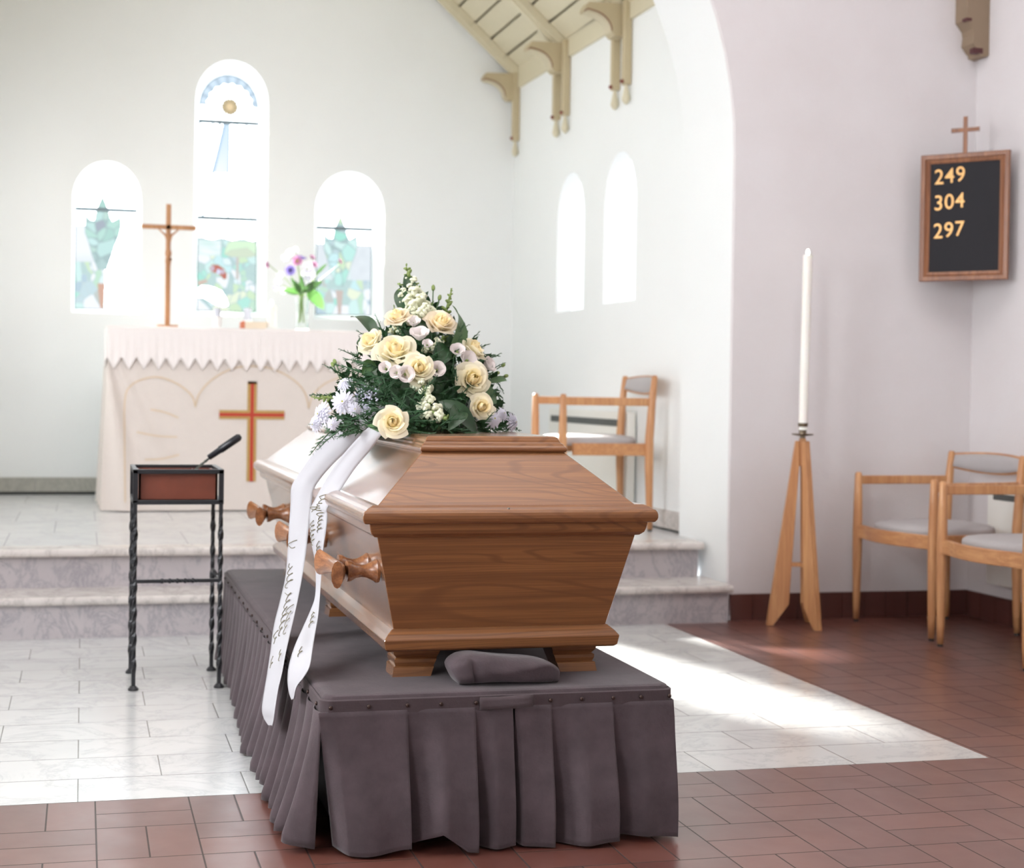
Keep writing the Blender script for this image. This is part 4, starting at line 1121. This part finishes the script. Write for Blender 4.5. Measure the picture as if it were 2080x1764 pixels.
# dense green body: many small leaves and ferny sprigs
mb = MB()
def outline(px, py):
    # inside the silhouette of the arrangement
    if py > 884: return False
    T = [(600, 808, 856), (640, 795, 905), (700, 748, 965), (750, 705, 1000), (800, 672, 1012), (850, 655, 1030), (884, 670, 1045)]
    for (y0_, l0, r0), (y1_, l1, r1_) in zip(T, T[1:]):
        if y0_ <= py <= y1_:
            f_ = (py-y0_)/(y1_-y0_); return l0+(l1-l0)*f_+8 < px < r0+(r1_-r0)*f_-8
    return False
cnt = 0
while cnt < 800:
    px, py = rs.uniform(650, 1050), rs.uniform(590, 884)
    if not outline(px, py): continue
    cnt += 1
    p_ = FP(px, py, rs.uniform(.03, .13)); 
    if p_.z < .992 and abs(p_.x-1.0) < .17: p_.z = .992+rs.uniform(0, .02)
    d = (p_-core).normalized()+Vector((rs.uniform(-.9, .9), rs.uniform(-.9, .2), rs.uniform(-.5, .9))); d.normalize()
    L = rs.uniform(.022, .045); leafpatch(mb, p_, p_+d*L, L*rs.uniform(.12, .28), (rs.uniform(-.5, .5), -1, rs.uniform(-.2, .8)), .1, rs.choice((0, 0, 0, 1)), 2, 4)
for _ in range(170):
    px, py = rs.uniform(670, 1030), rs.uniform(680, 884)
    if not outline(px, py): continue
    p_ = FP(px, py, rs.uniform(.02, .08)); d = (p_-core).normalized()*.5+Vector((rs.uniform(-.8, .8), rs.uniform(.0, .5), rs.uniform(-.4, .6)))
    d.normalize(); fern(mb, [p_, p_+d*.04, p_+d*.08], .03, rs, 1, 110)
o_ = mb.build('foliage', [m_leaf, m_fern], fa, smooth=True); o_['kind'] = 'stuff'
mb = MB(); rr = []
for t_ in range(7):
    f_ = t_/6; rad = math.cos(f_*1.35); rr.append([(.93+.20*rad*math.cos(a_)*(1-.3*f_), .36+.30*rad*math.sin(a_), .986+.36*f_) for a_ in [2*PI*k/20 for k in range(20)]])
mb.loft(rr); mb.build('foam_base', m_leaf, fa, smooth=True)

# ------------------------------------------------------------------ funeral ribbon
rb = thing('funeral_ribbon', (.62, .2, .8), 'white funeral ribbon with two written tails hanging over the coffin side', 'ribbon')
def ribbon(rows, nsub=7):
    """rows: (pxL,pyL,yL, pxR,pyR,yR) smoothed along its length"""
    A = [at(r_[0], r_[1], y=r_[2]) for r_ in rows]; B = [at(r_[3], r_[4], y=r_[5]) for r_ in rows]
    def cat(P_):
        Q = [P_[0]*2-P_[1]]+P_+[P_[-1]*2-P_[-2]]; o_ = []
        for i in range(1, len(Q)-2):
            for k in range(nsub):
                t_ = k/nsub
                o_.append(.5*((2*Q[i])+(Q[i+1]-Q[i-1])*t_+(2*Q[i-1]-5*Q[i]+4*Q[i+1]-Q[i+2])*t_*t_+(-Q[i-1]+3*Q[i]-3*Q[i+1]+Q[i+2])*t_**3))
        o_.append(P_[-1]); return o_
    return cat(A), cat(B)
def ribmesh(rows):
    A, B = ribbon(rows); mb = MB(); n_ = len(A)
    def fn(u, v):
        i = min(n_-1, int(round(v*(n_-1)))); p_ = A[i]+(B[i]-A[i])*u
        nrm = (B[i]-A[i]).cross(A[min(n_-1, i+1)]-A[max(0, i-1)]).normalized()
        return p_+nrm*(.003*math.sin(u*PI*2+v*4))
    mb.grid(fn, 8, n_-1)
    return mb.build('ribbon_tail', m_ribbon, rb, smooth=True, solid=.0012), A, B
R1 = [(752, 812, .16, 790, 832, .10), (722, 832, .18, 758, 850, .10), (691, 851, .22, 744, 868, .13), (658, 892, .27, 712, 908, .19), (631, 927, .31, 677, 942, .25), (604, 966, .34, 650, 973, .29), (591, 990, .35, 636, 998, .30), (589, 1025, .35, 630, 1040, .29), (586, 1070, .34, 625, 1082, .28),
      (583, 1120, .33, 619, 1130, .26), (579, 1170, .31, 612, 1175, .24), (568, 1220, .29, 603, 1222, .20), (556, 1270, .27, 592, 1272, .14), (550, 1316, .18, 580, 1326, -.02), (544, 1360, .10, 573, 1366, -.10), (538, 1400, .04, 565, 1402, -.16), (533, 1438, -.02, 559, 1444, -.20), (537, 1458, -.04, 557, 1464, -.20), (546, 1472, -.10, 554, 1478, -.18)]
R2 = [(775, 845, -.06, 805, 862, -.10), (744, 872, -.02, 778, 880, -.08), (710, 908, .03, 752, 915, -.02), (680, 945, .08, 722, 950, .02), (655, 985, .12, 694, 990, .05), (638, 1015, .14, 664, 1030, .05), (629, 1035, .14, 663, 1045, .05), (627, 1065, .14, 661, 1072, .04), (630, 1100, .13, 656, 1105, .04),
      (637, 1135, .12, 652, 1140, .04), (641, 1175, .10, 650, 1180, .02), (640, 1210, .06, 648, 1215, -.02), (630, 1240, .00, 646, 1245, -.10), (615, 1275, -.06, 640, 1285, -.18), (598, 1315, -.18, 634, 1325, -.32), (588, 1350, -.24, 629, 1355, -.38), (585, 1380, -.28, 618, 1376, -.38), (588, 1405, -.30, 604, 1395, -.36), (594, 1422, -.32, 598, 1420, -.34)]
t1, A1_, B1_ = ribmesh(R1); t2, A2_, B2_ = ribmesh(R2)
def scribble(par, A, B, s0, s1, u0, u1, lines, rs, flip=1, amp=.013):
    """cursive handwriting running down the ribbon, as thin pen strokes"""
    mb = MB(); n_ = len(A)
    def P(sv, u):
        f = sv*(n_-1); i = min(n_-2, int(f)); t_ = f-i
        a = A[i].lerp(A[i+1], t_); b = B[i].lerp(B[i+1], t_); nrm = (b-a).cross(A[i+1]-A[i]).normalized()
        if nrm.y > 0: nrm = -nrm
        return a.lerp(b, u)+nrm*.0042, (b-a).length, nrm
    for (sa, sb, u) in lines:
        sv = sa; k = 0; pts = []
        step = .0013
        while sv < sb:
            ph = k*.42; word = math.sin(k*.055+u*9)
            h = (.45+.55*abs(math.sin(k*.131)))*(1.7 if math.sin(k*.093+1) > .86 else 1)
            if word < -.86:
                if len(pts) > 3: mb.tube(pts, .0011, 4)
                pts = []; sv += step*1.4; k += 1; continue
            _, wdt, nn = P(sv, u)
            uu = u + flip*amp/wdt*h*math.sin(ph) ; s_ = sv+.0062*math.cos(ph+.9)
            pts.append(P(min(.999, max(0, s_)), max(.06, min(.94, uu)))[0]); sv += step*.8; k += 1
        if len(pts) > 3: mb.tube(pts, .0011, 4)
    return mb.build('lettering', m_ink, par)
scribble(t1, A1_, B1_, 0, 0, 0, 0, [(.47, .58, .35), (.57, .72, .52), (.68, .77, .30), (.62, .745, .78)], rs)
scribble(t2, A2_, B2_, 0, 0, 0, 0, [(.24, .33, .55), (.31, .45, .30), (.33, .47, .72), (.62, .74, .62), (.74, .80, .45)], rs)

# ------------------------------------------------------------------ paschal candle and tripod
ct = Vector((3.30, 2.383, 0)); ts = thing('candle_tripod', ct, 'tall beech tripod candle stand against the nave wall', 'candle stand')
feet = [Vector((3.155, 2.43, 0)), Vector((3.325, 2.24, 0)), Vector((3.41, 2.49, 0))]
TZ = .885
for f_ in feet:
    d = (f_-ct); d.z = 0; L = d.length; dn = d.normalized(); s_ = Vector((-dn.y, dn.x, 0))*.015
    # board profile in (radial, z): slim at top, wide low, cut to a point
    prof = [(.014, TZ), (.030, TZ), (L+.003, .0), (L-.028, .0), (L-.075, .075), (.012, TZ-.16)]
    prof = [(.016, TZ), (.034, TZ), (L+.004, 0), (L-.026, 0), (L-.100, .105), (.016, TZ-.13)]
    mb = MB(); mb.prism(prof, -1, 1, lambda u, v, w: ct+dn*u+s_*w+Vector((0, 0, v))); mb.build('leg', m_beech, ts, bevel=.003)
mb = MB(); mb.lathe([(0, TZ-.12), (.018, TZ-.12), (.018, TZ+.012), (0, TZ+.012)], ct, 6); mb.build('hub', m_beech, ts, bevel=.002)
for f_ in feet:
    d = (f_-ct).normalized(); mb = MB(); s_ = Vector((-d.y, d.x, 0))*.010
    mb.prism([(0, .285), (.10, .285), (.10, .305), (0, .305)], -1, 1, lambda u, v, w: ct+d*u+s_*w+Vector((0, 0, v))); mb.build('brace', m_beechh, ts)
mb = MB(); mb.lathe([(0, TZ+.010), (.012, TZ+.012), (.012, TZ+.022), (.048, TZ+.028), (.052, TZ+.034), (.047, TZ+.033), (.018, TZ+.034), (.017, TZ+.045), (.020, TZ+.065), (.024, TZ+.085), (.0225, TZ+.085), (.018, TZ+.06), (0, TZ+.05)], ct, 28); mb.build('candle_cup', m_pewter, ts, smooth=True, auto=True)
mb = MB()
pc = thing('paschal_candle', ct+Vector((0, 0, TZ+.052)), 'tall white lit candle in the tripod stand', 'candle')
top_ = at(1641, 519, y=ct.y)+Vector((0, 0, 0)); base_ = ct+Vector((0, 0, TZ+.052)); dv = (top_-base_)
mb = MB(); mb.tube([base_, base_+dv*.5, base_+dv*.985, base_+dv], [.0205, .021, .022, .0235], 24); mb.build('wax', m_wax, pc, smooth=True, auto=True)
mb = MB(); mb.ell(base_+dv+Vector((0, 0, .014)), (.0075, .0075, .016)); mb.build('flame', m_flame, pc, smooth=True)
mb = MB(); mb.tube([base_+dv-Vector((0, 0, .002)), base_+dv+Vector((0, 0, .008))], .0012, 5); mb.build('wick', m_felt, pc)

# ------------------------------------------------------------------ chairs
def make_chair():
    t = thing('armchair', (0, 0, 0), '', 'chair')
    fw_, bw2 = .285, .250; BXP = .49
    for sy in (-1, 1):
        mb = MB(); mb.tube([(0, sy*fw_, .012), (0, sy*fw_, .10), (0, sy*fw_, .35), (0, sy*fw_, .45), (0, sy*fw_, .60), (0, sy*fw_, .722), (0, sy*fw_, .731)], [.0145, .0175, .023, .023, .0205, .0165, .011], 16); l_ = mb.build('leg', m_beech, t, smooth=True)
        mb = MB(); mb.lathe([(0, 0), (.012, 0), (.012, .014), (0, .014)], (0, sy*fw_, 0), 12); mb.build('foot_cap', m_rub, l_)
        mb = MB(); mb.tube([(BXP+.01, sy*bw2, .012), (BXP+.006, sy*bw2, .10), (BXP, sy*bw2, .35), (BXP, sy*bw2, .50), (BXP+.012, sy*bw2, .70), (BXP+.024, sy*bw2, .825), (BXP+.025, sy*bw2, .836)], [.0145, .0175, .023, .023, .020, .0165, .011], 16); l_ = mb.build('leg', m_beech, t, smooth=True)
        mb = MB(); mb.lathe([(0, 0), (.012, 0), (.012, .014), (0, .014)], (BXP+.01, sy*bw2, 0), 12); mb.build('foot_cap', m_rub, l_)
        # flat arm rail set on edge
        mb = MB(); rr = []
        for i in range(9):
            q = i/8; x = .008+q*(BXP-.0); y = sy*(fw_+(bw2-fw_)*q + .012*math.sin(PI*q)); rr.append([(x, y-.009, .672), (x, y+.009, .672), (x, y+.009, .714), (x, y-.009, .714)])
        mb.loft(rr); mb.build('armrest', m_beech, t, bevel=.005)
        mb = MB(); rr = []
        for i in range(9):
            q = i/8; x = .07+q*(BXP-.07); y = sy*(fw_-.055+(bw2-.012-(fw_-.055))*q); rr.append([(x, y-.011, .405), (x, y+.011, .405), (x, y+.011, .470), (x, y-.011, .470)])
        mb.loft(rr); mb.build('side_rail', m_beechh, t, bevel=.004)
    # bowed front rail with joint blocks
    mb = MB(); rr = []
    for i in range(25):
        q = i/24*2-1; y = q*.275; aq = abs(q)
        x = -.045*math.cos(min(1, aq/.8)*PI/2)**.9 if aq < .8 else 0
        rr.append([(x-.012, y, .410), (x+.012, y, .410), (x+.012, y, .474), (x-.012, y, .474)])
    mb.loft(rr); mb.build('front_rail', m_beechh, t, bevel=.004)
    mb = MB(); mb.box((BXP-.011, -bw2, .40), (BXP+.011, bw2, .455)); mb.build('rear_rail', m_beechh, t, bevel=.004)
    # padded seat
    mb = MB(); out_ = []
    for i in range(40):
        a_ = 2*PI*i/40; ca, sa = math.cos(a_), math.sin(a_); e_ = 2/3.2
        out_.append((.225+.245*math.copysign(abs(ca)**e_, ca), .228*math.copysign(abs(sa)**e_, sa)))
    rr = []
    for k, (sc_, z) in enumerate(((.98, .455), (1.0, .470), (1.0, .482), (.985, .492), (.93, .502), (.8, .508), (.5, .511), (.1, .511))):
        rr.append([(.225+(x-.225)*sc_, y*sc_, z-.006*((x-.2)/.25)*0) for x, y in out_])
    mb.loft(rr); mb.build('seat', m_seat, t, smooth=True)
    # curved backrest: wood shell with pad
    def bf(th, ox):
        def f(u, v):
            q = 2*u-1; z0_, z1_ = .735+.012*abs(q)*.5, .838-.012*q*q
            z0_ = .733+.02*(q*q); return (BXP+.018+ox+.035*(1-q*q)+.012*(v-.5), q*(bw2-.008), z0_+(z1_-z0_)*v)
        return f
    mb = MB(); mb.grid(bf(0, .010), 20, 6); mb.build('backrest', m_beechh, t, smooth=True, solid=.010)
    def pf(u, v):
        q = 2*u-1; z0_, z1_ = .742+.02*q*q, .830-.012*q*q
        return (BXP+.018+.001+.035*(1-q*q)+.012*(v-.5)-.012*(math.sin(PI*v)**.5 if 0 < v < 1 else 0)*(1 if 0 < u < 1 else 0), q*(bw2-.022), z0_+(z1_-z0_)*v)
    mb = MB(); mb.grid(pf, 20, 8); mb.build('back_pad', m_seat, t, smooth=True)
    return t
ch = make_chair(); chairs = [ch] + [copy_tree(ch) for _ in range(2)]
for o_, loc, rz, lab in ((chairs[0], (3.682, 2.203, 0), math.radians(5), 'beech armchair with grey pad in the nave corner, under the hymn board'),
                         (chairs[1], (3.675, 1.500, 0), math.radians(2), 'beech armchair with grey seat cut off by the right edge, second in the nave row'),
                         (chairs[2], (2.44, 3.625, H2), math.radians(-3), 'beech armchair with grey seat up in the chancel behind the coffin')):
    o_.location = loc; o_.rotation_euler = (0, 0, rz); o_['label'] = lab
for o_ in chairs[:2]: o_['group'] = 'armchairs along the nave wall'

# ------------------------------------------------------------------ hymn board across the corner
bA, bB = Vector((3.985, 2.515, 0)), Vector((4.277, 2.223, 0)); bx = (bB-bA).normalized(); bn = Vector((-bx.y, bx.x, 0))*-1
if bn.y > 0: bn = -bn
BWd = (bB-bA).length; Z0, Z1 = 1.672, 2.293
hb = thing('hymn_board', (4.131, 2.369, 1.98), 'wooden hymn board with black felt and a small cross hanging across the corner', 'sign')
def bp(u, v, w): return bA+bx*u+bn*w+Vector((0, 0, v))
fwid = .040
def frame_bar(mb, quad, prof=((0, .004), (.010, .014), (.022, .012), (.026, .006), (.040, .004))): pass
mb = MB()
rg = []
for ins, d in ((0, -.012), (0, .010), (.004, .014), (.022, .013), (.026, .006), (.032, .008), (.045, .004), (.045, -.004)):
    rg.append([bp(ins, Z0+ins, d), bp(BWd-ins, Z0+ins, d), bp(BWd-ins, Z1-ins, d), bp(ins, Z1-ins, d)])
mb.loft(rg, 0, True, False); mb.build('frame', m_frame, hb)
mb = MB(); mb.prism([(.034, Z0+.034), (BWd-.034, Z0+.034), (BWd-.034, Z1-.034), (.034, Z1-.034)], -.006, .001, lambda u, v, w: bp(u, v, w)); mb.build('felt_panel', m_felt, hb)
mb = MB(); mc = BWd*.495
mb.prism([(mc-.0095, Z1), (mc+.0095, Z1), (mc+.0095, 2.395), (mc+.065, 2.395), (mc+.065, 2.415), (mc+.0095, 2.415), (mc+.0095, 2.47), (mc-.0095, 2.47), (mc-.0095, 2.415), (mc-.065, 2.415), (mc-.065, 2.395), (mc-.0095, 2.395)], -.005, .006, lambda u, v, w: bp(u, v, w))
mb.build('cross', m_frame, hb, bevel=.001, seg=1)
dg = bpy.context.evaluated_depsgraph_get()
names = ['top', 'middle', 'bottom']; ordn = ['first', 'second', 'third']
for r_, (txt, zc_) in enumerate((('249', 2.184), ('304', 2.057), ('297', 1.919))):
    for c_, chh in enumerate(txt):
        cu = bpy.data.curves.new('digit', 'FONT'); cu.body = chh; cu.size = .104; cu.extrude = .0016; cu.offset = .0004; cu.align_x = 'CENTER'
        tmp = bpy.data.objects.new('tmp', cu); C.objects.link(tmp); dg = bpy.context.evaluated_depsgraph_get(); dg.update()
        me = bpy.data.meshes.new_from_object(tmp.evaluated_get(dg)); bpy.data.objects.remove(tmp)
        o_ = bpy.data.objects.new('brass_numeral', me); C.objects.link(o_); me.materials.clear(); me.materials.append(m_gold)
        for v_ in me.vertices: v_.co.x *= .90
        Rm = Matrix((bx, Vector((0, 0, 1)), bn)).transposed()
        if Rm.determinant() < 0: Rm = Matrix((bx, Vector((0, 0, 1)), -bn)).transposed()
        o_.matrix_world = Matrix.Translation(bp(.086+c_*.050, zc_-.036+.004*c_, .0035)) @ Rm.to_4x4()
        tag(o_, 'gold numeral %s, %s digit of the %s hymn number' % (chh, ordn[c_], names[r_]), 'numeral', 'gold numerals on the hymn board')

# ------------------------------------------------------------------ vase and bouquet on the altar
VY = 4.92; vc = at(614, 655, y=VY); vc.z = ZA
va = thing('glass_vase', vc, 'clear glass vase at the right of the altar holding the mixed bouquet', 'vase')
mb = MB(); hv = .205
prof = [(.0, .0), (.040, .0), (.043, .006), (.038, .06), (.036, .12), (.044, hv), (.0415, hv), (.0335, .12), (.0355, .06), (.039, .012), (0, .010)]
mb.loft([[vc+Vector((r*math.cos(2*PI*k/28), r*math.sin(2*PI*k/28), z)) for k in range(28)] for r, z in prof]); mb.build('glass', m_glass, va, smooth=True, auto=True)
bq = thing('altar_bouquet', vc+Vector((0, 0, .2)), 'mixed bouquet of purple, pink and white flowers in the altar vase', 'flowers')
def VP(px, py, dy=0): return at(px, py, y=VY+dy)
base_pts = [VP(612+rs.uniform(-6, 6), 655, rs.uniform(-.01, .01)) for _ in range(14)]
heads = [(545, 537), (585, 550), (603, 528), (620, 545), (637, 535), (690, 536), (575, 580), (560, 590), (595, 580), (625, 575), (640, 560), (655, 545), (600, 510), (610, 560)]
for b_, (hx, hy) in zip(base_pts, heads):
    mb = MB(); m_ = VP(612+rs.uniform(-4, 4), 603, rs.uniform(-.01, .01)); h_ = VP(hx, hy, rs.uniform(-.03, .03))
    mb.tube([b_, (b_+m_)/2, m_, (m_+h_)/2+Vector((0, 0, .01)), h_], .0022, 5); mb.build('stem', m_stem, bq)
def anem(px, py, R, mat, d, dark=True):
    mb = MB(); c_ = VP(px, py, -.03); Rm = rotm(d)
    for li in range(2):
        for k in range(6):
            az = 2*PI*(k+.5*li)/6
            def fn(u, v):
                uu = 2*u-1; r = R*(.1+.9*v); a_ = az+uu*.55*math.sin(PI*min(1, v*.7+.25))
                return c_+Rm @ Vector((r*math.cos(a_), r*math.sin(a_), R*.35*v*v+.08*R*li))
            mb.grid(fn, 4, 4)
    mb.ell(c_+Rm @ Vector((0, 0, R*.1)), (R*.25, R*.25, R*.2), 1, R=Rm)
    return mb.build('anemone', [mat, m_dark if dark else m_yel], bq, smooth=True)
anem(590, 549, .034, m_purp, (-.3, -1, -.1)); anem(612, 526, .036, m_purp, (.2, -.3, 1)); anem(604, 531, .034, m_pink, (-.2, -1, .3), False)
anem(545, 538, .022, m_pink, (-1, -.4, -.2)); anem(690, 532, .018, m_pink, (.6, -.5, .4)); anem(634, 524, .020, m_pink, (.3, -.6, .6)); anem(638, 538, .020, m_pink, (.4, -.7, .2))
for px, py, R in ((590, 515, .022), (578, 527, .022), (600, 508, .016), (625, 545, .030), (620, 560, .028), (622, 570, .024), (565, 573, .020), (562, 585, .020), (570, 560, .018), (575, 592, .016), (610, 585, .016), (635, 560, .018)):
    lisi('white_blossom', VP(px, py, rs.uniform(-.04, .02)), (rs.uniform(-.5, .5), -1, rs.uniform(0, .8)), R, bq, rs, m_white)
for (a_, b_, c_, d_, w, mt) in ((606, 596, 574, 590, .022, m_leafb), (622, 588, 657, 628, .040, m_leafb), (618, 596, 640, 570, .022, m_leaf2), (610, 598, 598, 570, .018, m_leaf2), (622, 590, 655, 572, .022, m_leaf2), (640, 560, 665, 535, .010, m_leaf2), (612, 600, 612, 560, .02, m_leaf2), (605, 590, 590, 565, .014, m_leaf2)):
    mb = MB(); leafpatch(mb, VP(a_, b_, -.03), VP(c_, d_, -.05), w, (0, -1, .2)); mb.build('leaf', mt, bq, smooth=True)

# ------------------------------------------------------------------ light
W = bpy.data.worlds.new('world'); SC.world = W; W.use_nodes = True
bg = W.node_tree.nodes['Background']; bg.inputs[0].default_value = (.90, .95, 1.0, 1); bg.inputs[1].default_value = S_W
def area(name, loc, size, direction, energy, col=(1, 1, 1), spread=PI):
    ld = bpy.data.lights.new(name, 'AREA'); ld.shape = 'RECTANGLE'; ld.size, ld.size_y = size; ld.energy = energy; ld.color = col; ld.spread = spread
    o = bpy.data.objects.new(name, ld); C.objects.link(o); o.location = loc
    o.rotation_euler = Vector(direction).to_track_quat('-Z', 'Y').to_euler(); return o
# daylight through the chancel's left windows and the nave's left windows
area('daylight_chancel_left', (lx+.03, 4.95, 2.1), (.5, .9), (1, 0, -.1), 9, (1, .985, .95))
area('daylight_chancel_left', (lx+.02, 3.85, 2.1), (.5, .9), (1, 0, -.1), 9, (1, .985, .95))
area('daylight_nave_left', (NX0+.04, -.55, 2.35), (1.3, 2.0), (1, 0, -.15), 48, (1, .97, .96))
area('daylight_nave_left', (NX0+.04, -3.55, 2.35), (1.3, 2.0), (1, 0, -.15), 30, (1, .97, .96))
area('nave_overhead_fill', (1.2, -.6, 5.1), (3.2, 3.6), (0, 0, -1), 120, (1, .975, .95))  # unseen area light added overhead so upward faces and nave walls get brighter
area('chancel_overhead_fill', (1.0, 4.4, 4.5), (1.6, 2.4), (0, 0, -1), 8, (1, .985, .95))  # unseen fill light added below the ridge to brighten the chancel
sl = bpy.data.lights.new('sun', 'SUN'); sl.energy = 62; sl.angle = .05; sl.color = (1, .97, .92)
so = bpy.data.objects.new('sun', sl); C.objects.link(so); so.rotation_euler = Vector((.25, -1, -.55)).to_track_quat('-Z', 'Y').to_euler()
SC.view_settings.view_transform = 'Standard'; SC.view_settings.look = 'None'; SC.view_settings.exposure = 0.05; SC.view_settings.gamma = 1; SC.view_settings.use_curve_mapping = False
SC.cycles.use_denoising = True; SC.cycles.max_bounces = 10; SC.cycles.diffuse_bounces = 6; SC.cycles.transparent_max_bounces = 12
SC.cycles.sample_clamp_indirect = 8
